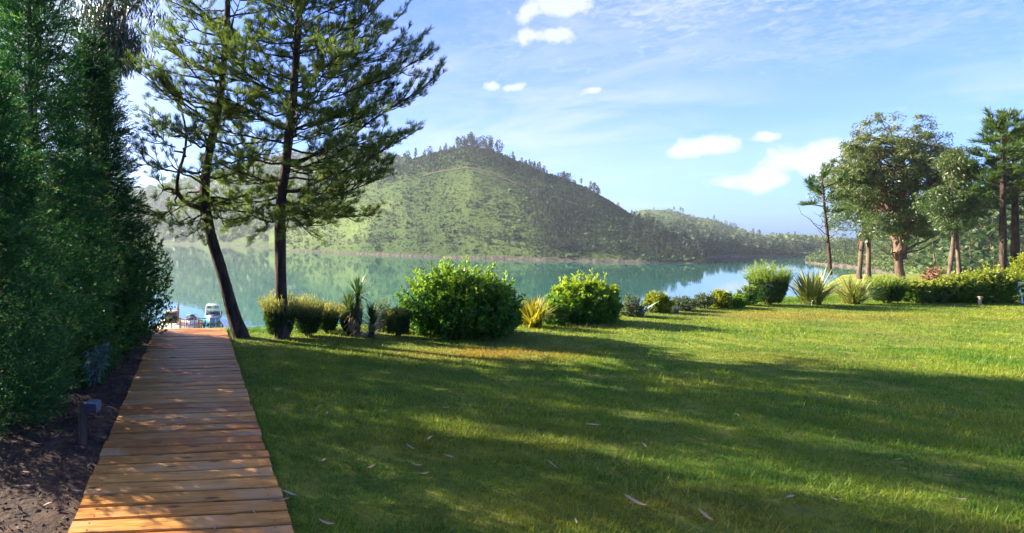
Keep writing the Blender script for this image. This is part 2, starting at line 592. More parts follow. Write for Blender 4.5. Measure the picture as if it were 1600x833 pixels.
def vnoise(x, y, seed=0):
    """smooth value noise, vectorised"""
    x = np.asarray(x, float); y = np.asarray(y, float)
    xi = np.floor(x).astype(int); yi = np.floor(y).astype(int)
    xf = x - xi; yf = y - yi
    def h(a, b):
        v = np.sin(a * 127.1 + b * 311.7 + seed * 74.7) * 43758.5453
        return v - np.floor(v)
    u = xf * xf * (3 - 2 * xf); v = yf * yf * (3 - 2 * yf)
    return (h(xi, yi) * (1 - u) + h(xi + 1, yi) * u) * (1 - v) + (h(xi, yi + 1) * (1 - u) + h(xi + 1, yi + 1) * u) * v


def fbm(x, y, oct=4, seed=0):
    s = 0; a = .5
    for k in range(oct):
        s = s + a * vnoise(x * 2 ** k, y * 2 ** k, seed + k); a *= .5
    return s


# ------------------------------------------------------------------ ground, lake, soil bed
EX = np.array([-400, -30, -3, 0.4, 2.5, 4.4, 7.9, 10.9, 13.7, 19.2, 30, 60, 400.])
EY = np.array([9.75, 9.75, 9.75, 9.75, 9.9, 10.4, 12.2, 13.6, 14.4, 15.4, 18, 24, 30.])


def edge_y(x):
    return np.interp(x, EX, EY)


def gz(x, y):
    """height of the ground: flat lawn, then a bank falling to the lake"""
    x = np.asarray(x, float); y = np.asarray(y, float)
    d = np.maximum(y - edge_y(x), 0)
    s = np.interp(x / np.maximum(y, 1.0), [-.02, .08, .86, 1.02], [.225, .235, .235, .07])
    rd = np.interp(x / np.maximum(y, 1.0), [-.03, .05], [.05, 1.2])
    drop = s * (np.sqrt(d * d + rd) - np.sqrt(rd))
    extra = np.maximum(y - 60, 0) * .5
    und = .05 * (fbm(x * .35 + 9, y * .35 + 3, 2, 5) - .4) * np.clip((x - .3) / 2, 0, 1)
    return und - np.minimum(drop + extra, 14.0)


def pt(px, D):
    return (px - CX) / FPX * D


def ground_at(px, py):
    D = EYE * FPX / (py - HY)
    return pt(px, D), D


def axis_pts(segs):
    out = []
    for a, b, st in segs:
        out.append(np.arange(a, b, st))
    out.append([segs[-1][1]])
    return np.concatenate(out)


gx = axis_pts([(-400, -60, 40), (-60, -6, 3), (-6, 24, .5), (24, 80, 3), (80, 420, 40)])
gy = axis_pts([(-300, -20, 40), (-20, 0, 2), (0, 20, .5), (20, 90, 2), (90, 130, 10)])
X, Y = np.meshgrid(gx, gy)
Z = gz(X, Y)
nx, ny = len(gx), len(gy)
idx = np.arange(nx * ny).reshape(ny, nx)
F = np.stack([idx[:-1, :-1], idx[:-1, 1:], idx[1:, 1:], idx[1:, :-1]], -1).reshape(-1, 4)
g = mesh_np('ground', np.stack([X, Y, Z], -1).reshape(-1, 3), F, 'lawn_ground', smooth=True)
tag(g, 'lawn ground sloping down to the lake', None, kind='structure')

w = mesh_np('lake', [(-950, 0, WATER_Z), (950, 0, WATER_Z), (950, 1750, WATER_Z), (-950, 1750, WATER_Z)], [(0, 1, 2, 3)], 'lake_water')
tag(w, 'calm teal lake reflecting the hills', None, kind='structure')

# boardwalk frame: origin, direction, side
BD = unit(np.array([(305 - CX) / FPX, 1.0, 0.0]))
BS = np.array([BD[1], -BD[0], 0.0])
B0 = np.array([pt(282.5, 3.097), 3.097, 0.0])
B_W = 1.19


def bpos(along, side, z=0.0):
    """along = metres along the walk from the point at the picture's lower edge"""
    return B0 + BD * along + BS * side + np.array([0, 0, z])


def walk_coords(x, y):
    r = np.stack([np.asarray(x) - B0[0], np.asarray(y) - B0[1]], -1)
    return r @ BD[:2], r @ BS[:2]


# soil bed between hedge and walk
u = np.linspace(-6, 6.9, 70); v = np.linspace(-6.5, -B_W / 2 + .03, 40)
U, Vv = np.meshgrid(u, v)
SP = B0[None, None] + BD * U[..., None] + BS * Vv[..., None]
SZ = .03 + .10 * (fbm(SP[..., 0] * 2.2, SP[..., 1] * 2.2, 4, 2) - .5) + .10 * np.clip((-Vv - 1.0) / 2, 0, 1)
SZ = SZ * np.clip((-B_W / 2 + .05 - Vv) / .15, 0.1, 1) + .0
SP[..., 2] = SZ
idx = np.arange(U.size).reshape(U.shape)
F = np.stack([idx[:-1, :-1], idx[:-1, 1:], idx[1:, 1:], idx[1:, :-1]], -1).reshape(-1, 4)
tag(mesh_np('soil_bed', SP.reshape(-1, 3), F, 'soil', smooth=True), 'dark soil bed under the hedge', None, kind='structure')


def soil_z(a, s):
    p = B0 + BD * a + BS * s
    z = .03 + .10 * (float(fbm(p[0] * 2.2, p[1] * 2.2, 4, 2)) - .5) + .10 * min(max((-s - 1.0) / 2, 0), 1)
    return z * min(max((-B_W / 2 + .05 - s) / .15, .1), 1)


# ------------------------------------------------------------------ boardwalk
walk = bpy.data.objects.new('boardwalk', None)
COL.objects.link(walk)
walk.location = B0
walk['_o'] = [float(c) for c in B0]
walk.rotation_euler = (0, 0, math.atan2(BS[1], BS[0]))
tag(walk, 'stained timber boardwalk leading down to the dock', None, kind='structure')
PITCH = 0.156
plank_meshes = []
import bmesh
for k in range(6):
    bm = bmesh.new()
    n = 8
    L, Wd, T = B_W, PITCH - .020 - .004 * random.random(), .034
    rows = []
    ph = random.random() * 6
    for i in range(n + 1):
        x = -L / 2 + L * i / n
        wv = .0022 * math.sin(i * 1.3 + ph); e = .0022 * math.sin(i * 2.1 + ph * 2); zt = .0018 * math.sin(i * .9 + ph * 3)
        y0, y1 = -Wd / 2 + wv, Wd / 2 + e
        rows.append([bm.verts.new((x, y, z)) for y, z in ((y0, -T), (y0, -.006), (y0 + .006, zt), (y1 - .006, zt), (y1, -.006), (y1, -T))])
    for i in range(n):
        for j in range(6):
            q = (j + 1) % 6
            bm.faces.new((rows[i][j], rows[i][q], rows[i + 1][q], rows[i + 1][j]))
    bm.faces.new(rows[0][::-1]); bm.faces.new(rows[-1])
    bmesh.ops.recalc_face_normals(bm, faces=bm.faces)
    for sx in (-.5, .5):                              # screw heads over the joists
        for sy in (-.042, .042):
            cxs, cys = sx + random.uniform(-.008, .008), sy + random.uniform(-.006, .006)
            vs = [bm.verts.new((cxs + .0055 * math.cos(q * math.pi / 3), cys + .0055 * math.sin(q * math.pi / 3), .0032)) for q in range(6)]
            bm.faces.new(vs).material_index = 1
    me = bpy.data.meshes.new('plank'); bm.to_mesh(me); bm.free()
    me.materials.append(MATS['stained_plank']); me.materials.append(MATS['black_metal'])
    plank_meshes.append(me)
i = 0
a = -2.6
while a < 6.75:
    o = bpy.data.objects.new('plank', plank_meshes[random.randrange(6)])
    COL.objects.link(o)
    o.parent = walk
    o.location = (random.uniform(-.008, .008), a, .032 + random.uniform(-.003, .003))
    o.rotation_euler = (random.uniform(-.006, .006), random.uniform(-.003, .003), random.uniform(-.006, .006) + (math.pi if random.random() < .5 else 0))
    a += PITCH
    i += 1
for k in range(14):                                   # the walk drops down the bank in shallow steps
    o = bpy.data.objects.new('plank', plank_meshes[k % 6])
    COL.objects.link(o)
    o.parent = walk
    o.location = (0, 6.80 + k * .30, -.02 - k * .075)
for s in (-.5, 0, .5):
    o = bevel_box('joist', (.06, 9.3, .09), 'weathered_post', walk, (s, 2.05, -.052), .004)

# ------------------------------------------------------------------ hills beyond the water


def hill(name, label, cols, nt=46, step=4, gully=3.0, tone_fn=None, back=.7, pw=.9, seed=0):
    """cols: (px, shore row, ridge row, metres from shore to ridge)"""
    c = np.array(cols, float)
    px = np.arange(c[0, 0], c[-1, 0] + .1, step)
    ys, yr, ex = (np.interp(px, c[:, 0], c[:, k]) for k in (1, 2, 3))
    ker = np.hanning(9); ker /= ker.sum()
    sm = lambda q: np.convolve(np.pad(q, 4, mode='edge'), ker, 'valid')
    ys, yr, ex = sm(ys), sm(yr), sm(ex)
    Ds = (EYE - WATER_Z) * FPX / (ys - HY)
    Dr = Ds + ex
    zr = EYE + (HY - yr) / FPX * Dr
    t = np.concatenate([np.linspace(-.06, 1, nt), 1 + np.linspace(.06, back, 10)])
    T, PX = np.meshgrid(t, px, indexing='ij')
    D = Ds + (Dr - Ds) * T
    rise = np.where(T <= 1, np.clip(T, 0, 1) ** pw, 1 - (T - 1) ** 1.4 * 1.1)
    Zm = WATER_Z + (zr - WATER_Z) * rise
    step_rock = .8 * np.clip(T / .02, -1, 1)
    Xw = (PX - CX) / FPX * D
    nz = fbm(Xw * .02 + seed, D * .02, 4, seed) - .47
    Zm = Zm + gully * 2 * nz * np.sin(np.pi * np.clip(T, 0, 1)) + step_rock * (T < .999)
    Zm = np.where(T < 0, WATER_Z - 1.5, Zm)
    V = np.stack([Xw, D, Zm], -1)
    idx = np.arange(T.size).reshape(T.shape)
    F = np.stack([idx[:-1, :-1], idx[:-1, 1:], idx[1:, 1:], idx[1:, :-1]], -1).reshape(-1, 4)
    tone = None
    if tone_fn is not None:
        tc = (T[:-1, :-1] + T[1:, 1:]) / 2; pc = (PX[:-1, :-1] + PX[1:, 1:]) / 2
        tone = tone_fn(pc, tc).ravel()
    o = mesh_np(name, V.reshape(-1, 3), F, 'hill_ground', tone=tone, smooth=True)
    tag(o, label, None, kind='structure')

    def sample(p, tt):
        """surface point at column p and height fraction tt"""
        i = np.clip(np.searchsorted(t, tt) - 1, 0, len(t) - 2); j = np.clip(((p - px[0]) / step).astype(int), 0, len(px) - 2)
        a = np.clip((tt - t[i]) / (t[i + 1] - t[i]), 0, 1)[:, None]; b = np.clip((p - px[j]) / step, 0, 1)[:, None]
        return (V[i, j] * (1 - a) + V[i + 1, j] * a) * (1 - b) + (V[i, j + 1] * (1 - a) + V[i + 1, j + 1] * a) * b
    return sample


def scrub(name, label, sample, n, p0, p1, size, tone_fn, dens_fn=None, quads=9, mat='hill_scrub', tmax=1.02, tmin=.012, dark_fn=None):
    p = rng.uniform(p0, p1, n * 2); t = rng.uniform(tmin, tmax, n * 2)
    if dens_fn is not None:
        keep = rng.random(len(p)) < dens_fn(p, t)
        p, t = p[keep], t[keep]
    p, t = p[:n], t[:n]
    P = sample(p, t); n = len(P)
    r = size * rng.uniform(.5, 1.5, n)
    C = np.repeat(P, quads, 0) + rand_dirs(n * quads) * (np.repeat(r, quads) * rng.uniform(.2, .8, n * quads))[:, None] * np.array([1, 1, .65]) + np.array([0, 0, .35]) * np.repeat(r, quads)[:, None]
    Lq = np.repeat(r, quads) * rng.uniform(.6, 1.1, n * quads)
    D = rand_dirs(n * quads)
    V, Fq = leaves(C - D * Lq[:, None] * .5, D, Lq, Lq * .75)
    tn = np.repeat(np.clip(tone_fn(p, t) + rng.normal(size=n) * .12, 0, 1), quads)
    rn = np.clip(np.repeat(rng.random(n), quads) * .7 + rng.random(n * quads) * .3, 0, 1)
    if dark_fn is not None:
        rn = rn * np.repeat(1 - dark_fn(p, t), quads)
    o = mesh_np(name, V, Fq, mat, rnd=rn, tone=tn)
    tag(o, label, 'scrub', kind='stuff')


def hill_tree_mesh(kind, seed):
    """far tree one unit tall: trunk and leaf clumps"""
    a = Acc()
    V, F = tube(curve((0, 0, -.05), (0.01, 0, .95), n=4), [.016, .014, .010, .004], 4, cap=False)
    a.add(V, F, m=0)
    if kind == 'pine':
        n = 130
        z = rng.uniform(.28, 1.0, n); rad = .20 * np.sqrt(np.clip((1.03 - z) / .75, 0, 1)) * rng.uniform(.3, 1.1, n)
    elif kind == 'slim':
        n = 90
        z = rng.uniform(.38, 1.0, n); rad = .11 * np.sin(np.clip((z - .3) / .75, 0, 1) * np.pi) ** .6 * rng.uniform(.2, 1.2, n)
    else:
        n = 170
        z = rng.uniform(.15, 1.0, n); rad = .30 * np.sin(np.clip((z - .05) / .98, 0, 1) * np.pi) ** .55 * rng.uniform(.3, 1.1, n)
    th = rng.uniform(0, 2 * np.pi, n)
    P = np.stack([rad * np.cos(th), rad * np.sin(th), z], -1)
    D = unit(rand_dirs(n) + np.stack([np.cos(th), np.sin(th), np.full(n, -.1)], -1) * .8)
    V, F = leaves(P - D * .04, D, rng.uniform(.07, .14, n), rng.uniform(.05, .09, n))
    a.add(V, F, m=1)
    return a


HT = []
for kind, sd in (('pine', 1), ('slim', 2), ('round', 3), ('pine', 4), ('slim', 5), ('round', 6)):
    aa = hill_tree_mesh(kind, sd)
    oo = aa.obj('hill_tree_source', ['thin_bark', 'hill_tree_leaves'])
    HT.append(oo.data)
    bpy.data.objects.remove(oo)
HTW = []
for kind in ('round', 'pine', 'round'):
    aa = hill_tree_mesh(kind, 9)
    oo = aa.obj('wood_tree_source', ['thin_bark', 'wood_leaves'])
    HTW.append(oo.data)
    bpy.data.objects.remove(oo)


def wood_mass(name, label, P, h0, h1, kinds, meshes, mats):
    """far trees that read as one mass: one object"""
    acc = Acc()
    cache = {}
    for k in set(kinds):
        me = meshes[k]
        v = np.empty(len(me.vertices) * 3, np.float32); me.vertices.foreach_get('co', v)
        f = np.empty(len(me.loops), np.int32); me.loops.foreach_get('vertex_index', f)
        mi = np.empty(len(me.polygons), np.int32); me.polygons.foreach_get('material_index', mi)
        cache[k] = (v.reshape(-1, 3), f.reshape(-1, 4), mi)
    for q in P:
        v, f, mi = cache[random.choice(kinds)]
        h = random.uniform(h0, h1); w = random.uniform(.8, 1.25); an = random.uniform(0, 6.28)
        c, sn = math.cos(an), math.sin(an)
        vv = np.stack([(v[:, 0] * c - v[:, 1] * sn) * h * w, (v[:, 0] * sn + v[:, 1] * c) * h * w, v[:, 2] * h], -1) + np.array([q[0], q[1], q[2] - .15])
        acc.add(vv, f)
        acc.m[-1] = mi
    tag(acc.obj(name, mats), label, 'woods', kind='stuff')


def plant_trees(name, label, cat, group, P, h0, h1, kinds, meshes=HT):
    for q in P:
        o = bpy.data.objects.new(name, meshes[random.choice(kinds)])
        COL.objects.link(o)
        h = random.uniform(h0, h1)
        o.location = (q[0], q[1], q[2] - .15)
        w = random.uniform(.8, 1.25)
        o.scale = (h * w, h * w, h)
        o.rotation_euler = (random.uniform(-.05, .05), random.uniform(-.05, .05), random.uniform(0, 6.28))
        tag(o, label, cat, group)


# far hazy ridge on the left
far_tone = lambda p, t: np.clip(fbm(p * .02, t * 4, 3, 4) * 1.6 - .55, 0, .6)
s_far = hill('far_ridge', 'hazy ridge across the lake behind the pines',
             [(-60, 379, 325, 420), (120, 380, 312, 420), (250, 381, 292, 420), (340, 383, 268, 380), (430, 385, 246, 340), (540, 388, 238, 300), (640, 391, 250, 260), (700, 393, 300, 200)],
             step=6, gully=12, tone_fn=far_tone)
scrub('far_scrub', 'hazy woods and scrub covering the far ridge', s_far, 4200, 0, 690, 7.0, far_tone, quads=7)
# second valley hills on the right
t2 = lambda p, t: np.clip(.9 * np.clip((t - .32) * 2.2, 0, 1) * (fbm(p * .03 + 5, t * 3, 3, 8) * 1.9 - .05), 0, 1)
s_v1 = hill('distant_hill', 'hazy green hill behind the main hill',
            [(930, 402, 372, 260), (975, 402, 340, 380), (1000, 402, 330, 430), (1030, 402, 328, 450), (1062, 402, 331, 450), (1085, 402, 342, 440), (1110, 402, 343, 420), (1150, 402, 358, 360), (1200, 401, 373, 260), (1250, 401, 390, 140), (1290, 401, 400, 40)],
            gully=3, tone_fn=t2, seed=3)
scrub('distant_scrub', 'scrub and woods covering the distant hill', s_v1, 5200, 935, 1280, 2.3, t2, lambda p, t: np.where(t < .42 + .1 * np.sin(p * .06), 1, .10), quads=7, dark_fn=lambda p, t: p * 0)
s_v2 = hill('low_hill', 'low wooded hill at the end of the lake',
            [(1120, 399.5, 392, 90), (1180, 399.5, 376, 150), (1215, 399.5, 370, 190), (1260, 399.5, 371, 200), (1310, 399.5, 378, 200), (1400, 399.5, 384, 180), (1500, 399.5, 390, 160)],
            gully=2, tone_fn=t2, seed=6)
scrub('low_hill_scrub', 'trees and scrub covering the low hill', s_v2, 3200, 1130, 1480, 2.6, t2, lambda p, t: np.where(p < 1225, .35, 1), quads=7)


# the main hill
def t1(p, t):
    left = np.clip((640 - p) / 120, 0, 1) * np.clip(1.0 - np.abs(t - .42) * 2.0, 0, 1)
    mid = np.clip(1 - np.abs(p - 800) / 120, 0, 1) * np.clip(1 - np.abs(t - .35) * 3, 0, 1) * .5
    n = fbm(p * .025, t * 5, 4, 2) * 1.8 - .45
    return np.clip((left * 1.7 + mid * 1.3 + .16) * (n + .4), 0, 1)


s_m = hill('main_hill', 'steep scrub covered hill across the lake',
           [(420, 391, 360, 70), (470, 393, 330, 100), (520, 395, 300, 120), (580, 398, 272, 130), (640, 400.5, 250, 135), (690, 402, 236, 135), (735, 403.5, 227, 130), (770, 404.5, 235, 125),
            (850, 407, 270, 110), (920, 408.5, 296, 95), (960, 409.5, 320, 85), (1000, 410.5, 345, 72), (1040, 411, 368, 58), (1070, 411.5, 384, 45), (1095, 412, 400, 30), (1106, 412, 405, 14)],
           nt=60, step=3, gully=3.4, tone_fn=t1, seed=1)
def d1(p, t):
    strip = np.exp(-((p - 868 - 30 * (t - .4)) / 34) ** 2)
    right = np.clip((p - 930) / 90, 0, 1)
    crest = np.clip((t - .66) * 5, 0, 1) * np.clip((860 - p) / 60, 0, 1)
    gul = np.clip(fbm(p * .05, t * 1.5, 3, 14) * 3 - 1.4, 0, 1) * .7
    return np.clip(np.maximum(np.maximum(strip, right), np.maximum(crest, gul)), 0, .92)


scrub('hill_scrub', 'low scrub covering the main hill', s_m, 21000, 430, 1100, .62, lambda p, t: t1(p, t) * (1 - d1(p, t)), lambda p, t: np.clip(.25 + 1.5 * (fbm(p * .06, t * 14, 3, 19) - .3) + d1(p, t), .12, 1), quads=7, dark_fn=d1)
scrub('hill_bushes', 'larger bushes scattered over the main hill', s_m, 2600, 430, 1100, 1.35, lambda p, t: t1(p, t) * .5, lambda p, t: np.clip(2.5 * (fbm(p * .03 + 4, t * 6, 3, 29) - .38) + .5 * d1(p, t), .02, 1), quads=10, dark_fn=lambda p, t: np.clip(d1(p, t) + .35, 0, .95))
# a dirt track contouring the hill
tp = np.linspace(655, 905, 40); tt = .66 + .03 * np.sin(tp * .02) - (tp - 655) * .00012
TP = s_m(tp, tt); TP2 = s_m(tp, tt + .007)
V = np.concatenate([TP + (0, 0, .9), TP2 + (0, 0, 1.1)])
F = [(i, i + 1, i + 41, i + 40) for i in range(39)]
tag(mesh_np('hill_track', V, F, 'litter'), 'dirt track contouring the main hill', None, kind='structure')

pp = np.where(rng.random(56) < .55, 738 + rng.normal(size=56) * 14, rng.uniform(635, 810, 56)); plant_trees('ridge_tree', 'dark slim tree standing on the crest of the main hill', 'tree', 'trees on the crest of the main hill', s_m(pp, rng.uniform(.95, 1.03, 56)), 3, 10.5, (0, 1, 2, 4, 5))
pp = rng.uniform(800, 1000, 34); plant_trees('shoulder_tree', 'dark tree along the descending shoulder of the main hill', 'tree', 'trees on the shoulder of the main hill', s_m(pp, rng.uniform(.93, 1.02, 34)), 2.2, 7, (0, 1, 2, 3, 5))
q = rng.normal(size=(58, 2)); plant_trees('slope_tree', 'tall tree in the strip of wood running down the main hill', 'tree', 'trees in the strip down the main hill', s_m(np.clip(865 + q[:, 0] * 38, 700, 1000), np.clip(.38 + q[:, 1] * .22, .06, .9)), 4, 8, (0, 1, 4, 5))
pp = rng.uniform(985, 1098, 56); plant_trees('point_tree', 'dark tree in the wood on the low point of the main hill above the water', 'tree', 'trees on the point of the main hill', s_m(pp, rng.uniform(.1, 1.0, 56)), 4, 7.5, (0, 2, 3, 5))
pp = rng.uniform(985, 1098, 70); wood_mass('point_wood', 'wood thickening the low point of the main hill', s_m(pp, rng.uniform(.1, 1.0, 70)), 3, 6, (0, 2, 3), HT, ['thin_bark', 'hill_tree_leaves'])
pp = rng.uniform(590, 850, 230); wood_mass('upper_wood', 'dark wood just under the crest of the main hill', s_m(pp, np.where(pp > 770, rng.uniform(.74, .95, 230), rng.uniform(.70, .97, 230))), 3.5, 7, (0, 1, 3), HT, ['thin_bark', 'hill_tree_leaves'])
q = rng.normal(size=(130, 2)); wood_mass('strip_wood', 'strip of wood thickening down the main hill', s_m(np.clip(868 + q[:, 0] * 30, 700, 1000), np.clip(.36 + q[:, 1] * .2, .05, .8)), 3, 6.5, (0, 1, 4), HT, ['thin_bark', 'hill_tree_leaves'])
pp = rng.uniform(500, 980, 70); wood_mass('shore_wood', 'line of trees above the rocky shore of the main hill', s_m(pp, rng.uniform(.05, .13, 70)), 2.5, 5, (2, 5, 0), HT, ['thin_bark', 'hill_tree_leaves'])
pp = rng.uniform(1010, 1290, 160); wood_mass('distant_wood', 'woods on the distant hill', s_v1(pp, np.where(rng.random(160) < .15, 1, rng.uniform(.03, .4, 160))), 4, 8, (0, 1, 2), HT, ['thin_bark', 'hill_tree_leaves'])
pp = rng.uniform(1205, 1400, 90); wood_mass('low_hill_wood', 'woods on the low hill at the end of the lake', s_v2(pp, rng.uniform(.3, 1.02, 90)), 3, 6, (0, 2, 5), HT, ['thin_bark', 'hill_tree_leaves'])

# wooded slope on the right behind the lawn's trees
tr_ = lambda p, t: np.clip(fbm(p * .02 + 1, t * 5, 3, 6) * 1.5 - .4, 0, .8)
s_r = hill('wooded_slope', 'wooded slope on the right shore of the lake',
           [(1258, 410, 406, 30), (1300, 415, 388, 60), (1350, 420, 378, 70), (1400, 433, 362, 70), (1450, 460, 345, 60), (1520, 500, 330, 55), (1600, 520, 315, 55), (1800, 540, 320, 55), (2100, 560, 300, 60)],
           gully=1.2, tone_fn=tr_, seed=9, step=5)
scrub('wood_undergrowth', 'undergrowth covering the wooded slope', s_r, 9000, 1262, 1900, .75, tr_, quads=14, mat='wood_leaves')
pp = rng.uniform(1390, 1640, 64); tt = rng.uniform(.12, 1.0, 64)
plant_trees('wood_tree', 'green tree in the wood behind the hedge', 'tree', 'trees of the wood behind the hedge', s_r(pp, tt), 5.5, 10.5, (0, 0, 1, 2), HTW)
pp = rng.uniform(1285, 1800, 90)
wood_mass('slope_wood', 'wood covering the slope on the right shore', s_r(pp, rng.uniform(.1, 1.0, 90)), 3, 6.5, (0, 1, 2), HTW, ['thin_bark', 'wood_leaves'])


# ------------------------------------------------------------------ haze
V, F = box(-1000, 1000, -340, 1800, -16, 165)
hz = mesh_np('haze', V, F, 'soil')
hz.data.materials.clear()
hm = bpy.data.materials.new('haze_air')
hm.use_nodes = True
ht = NT(hm.node_tree)
ho = ht.n('ShaderNodeOutputMaterial')
pv = ht.n('ShaderNodeVolumePrincipled')
pv.inputs['Color'].default_value = (.82, .91, 1.0, 1)
pv.inputs['Density'].default_value = HAZE
pv.inputs['Anisotropy'].default_value = .2
ht.l(pv.outputs[0], ho.inputs['Volume'])
hz.data.materials.append(hm)
tag(hz, 'thin morning haze over the lake', 'haze', kind='stuff')

# ------------------------------------------------------------------ trees


def wz(py, D):
    return EYE + (HY - py) / FPX * D


def needle_tufts(acc, T, D, n, L, W, tone=0.0, spread=.75, up=.25):
    """tufts of needles at points T pointing along D"""
    m = len(T)
    P = np.repeat(T, n, 0) - np.repeat(unit(D), n, 0) * (rng.random(m * n) * L * .6)[:, None]
    Dn = np.repeat(unit(D), n, 0) + rand_dirs(m * n) * spread + np.array([0, 0, up])
    ln = L * rng.uniform(.65, 1.15, m * n)
    V, F = leaves(P, Dn, ln, W, .4)
    r = np.clip(np.repeat(rng.random(m), n) * .6 + rng.random(m * n) * .36, 0, 1)
    acc.add(V, F, r, tone)


def pine(name, label, trunk, radii, limbs, needle=(.13, .007, 20), sub_len=(.28, .62), sub_gap=.13, tuft_gap=.09, bare=(), mats=('pine_bark', 'pine_needles'), group=None, sides=10):
    trunk = spline(trunk, 26)
    rad = np.interp(np.linspace(0, 1, 26), np.linspace(0, 1, len(radii)), radii)
    root = thing(name, label, 'tree', tuple(trunk[0]), group)
    V, F = tube(trunk, rad, sides, .05)
    mesh_np('trunk', V, F, mats[0], root, smooth=True)
    wood, need = Acc(), Acc()
    TP, TD = [], []
    for (pts, r0, leafy) in limbs:
        pts = np.asarray(pts, float)
        n = len(pts)
        V, F = tube(pts, np.linspace(r0, r0 * .22, n), 6, .05, False)
        wood.add(V, F)
        if leafy <= 0:
            continue
        seg = np.linalg.norm(np.diff(pts, axis=0), axis=1); cum = np.concatenate([[0], np.cumsum(seg)]); tot = cum[-1]
        s = tot * leafy[0] if isinstance(leafy, tuple) else tot * (1 - leafy)
        k = 0
        while s < tot:
            s += sub_gap * random.uniform(.6, 1.4)
            f = min(s / tot, 1)
            p = np.array([np.interp(f * tot, cum, pts[:, c]) for c in range(3)])
            i = min(np.searchsorted(cum, f * tot), n - 1); d = unit(pts[i] - pts[max(i - 1, 0)])
            sd = unit(np.cross(d, (0, 0, 1.0))) * (1 if k % 2 else -1); k += 1
            dd = unit(d * random.uniform(.5, 1.0) + sd * random.uniform(.2, 1.1) + np.array([0, 0, random.uniform(-.25, .65)]))
            ln = random.uniform(*sub_len) * (1.15 - .55 * f)
            q = curve(p, p + dd * ln, ln * -.06, 4, .012)
            V, F = tube(q, np.linspace(r0 * .28 + .003, .003, 4), 4, 0, False)
            wood.add(V, F)
            m = max(int(ln / tuft_gap), 1)
            for j in range(m):
                g = .3 + .7 * (j + 1) / m
                TP.append(p + dd * ln * g + rng.normal(size=3) * .025)
                TD.append(dd + rng.normal(size=3) * .35 + np.array([0, 0, .25]))
        TP.append(pts[-1]); TD.append(pts[-1] - pts[-2])
    needle_tufts(need, np.array(TP), np.array(TD), needle[2], needle[0], needle[1])
    for (pts, r0) in bare:
        V, F = tube(pts, np.linspace(r0, r0 * .2, len(pts)), 5, .05, False)
        wood.add(V, F)
    wood.obj('limbs', mats[0], root)
    need.obj('crown', mats[1], root)
    return root


def whorl_limbs(trunk, z0, z1, n, len_fn, el_fn, r_fn, leafy=.78, az0=0.0, az_bias=None):
    tr = spline(trunk, 60)
    out = []
    for k in range(n):
        f = (k + random.uniform(-.3, .3)) / max(n - 1, 1)
        z = z0 + (z1 - z0) * min(max(f, 0), 1)
        p = np.array([np.interp(z, tr[:, 2], tr[:, c]) for c in range(3)])
        az = az0 + k * 2.39996 + random.uniform(-.3, .3)
        ln = len_fn(z, az) * random.uniform(.78, 1.12)
        el = el_fn(z) + random.uniform(-.12, .12)
        d = np.array([math.cos(az) * math.cos(el), math.sin(az) * math.cos(el), math.sin(el)])
        out.append((curve(p, p + d * ln, -.05 * ln, 8, .02 * ln), r_fn(z), leafy))
    return out


D1 = 8.95
P1 = lambda px, py, dy=0.0: (pt(px, D1), D1 + dy, wz(py, D1))
trunk_r = [(pt(441, D1), D1, -.05), P1(440, 490), P1(438, 400), P1(438, 330), P1(446, 260), P1(455, 180), P1(462, 100), P1(468, 0), (pt(470, D1), D1 + .05, 7.2), (pt(470, D1), D1 + .1, 9.2)]
RL = lambda z, az: np.interp(z, [1.8, 2.4, 3.2, 4.2, 5.4, 7, 8.6, 9.2], [1.15, 1.55, 1.8, 1.8, 1.7, 1.6, 1.0, .5])
limbs = whorl_limbs(trunk_r, 2.0, 9.0, 116, RL, lambda z: np.interp(z, [2, 3, 5, 9], [-.08, .18, .42, .75]), lambda z: np.interp(z, [2, 9], [.020, .010]))
for (a, b, dy) in (((446, 262), (672, 128), -.2), ((444, 300), (638, 212), .25), ((452, 205), (605, 110), .5), ((458, 150), (570, 30), -.4), ((444, 315), (575, 285), -.5), ((440, 322), (525, 322), .1), ((440, 320), (480, 352), -.6), ((440, 318), (410, 345), -.5)):
    limbs.append((curve(P1(*a), P1(b[0], b[1], dy), -.10, 10, .03), .028, .85))
pine('pine_tree', 'upright pine with a straight dark trunk and long branches reaching over the lake', trunk_r,
     [.135, .098, .088, .085, .08, .072, .06, .05, .035, .012], limbs, needle=(.105, .0066, 26), sub_len=(.30, .85), sub_gap=.075, tuft_gap=.068)

D2 = 9.05
P2 = lambda px, py, dy=0.0: (pt(px, D2), D2 + dy, wz(py, D2))
trunk_l = [(pt(378, D2), D2, -.05), P2(366, 495), P2(348, 430), P2(330, 370), P2(320, 315), P2(322, 265), P2(334, 205), P2(345, 145), P2(351, 80), P2(356, 0), (pt(358, D2), D2, 7.0), (pt(362, D2), D2, 8.6)]
LL = lambda z, az: np.interp(z, [1.8, 2.6, 3.5, 4.6, 5.6, 7, 8.6], [.65, .95, 1.05, 1.1, 1.1, .9, .35])
limbs = whorl_limbs(trunk_l, 2.2, 8.4, 58, LL, lambda z: np.interp(z, [2, 3, 5, 9], [-.05, .15, .3, .7]), lambda z: np.interp(z, [2, 9], [.024, .012]), leafy=.55)
fork = spline([P2(322, 325), P2(300, 322), P2(278, 303), P2(278, 275), P2(288, 240), P2(291, 205), P2(280, 165), P2(262, 140)], 14)
limbs.append((fork, .045, .3))
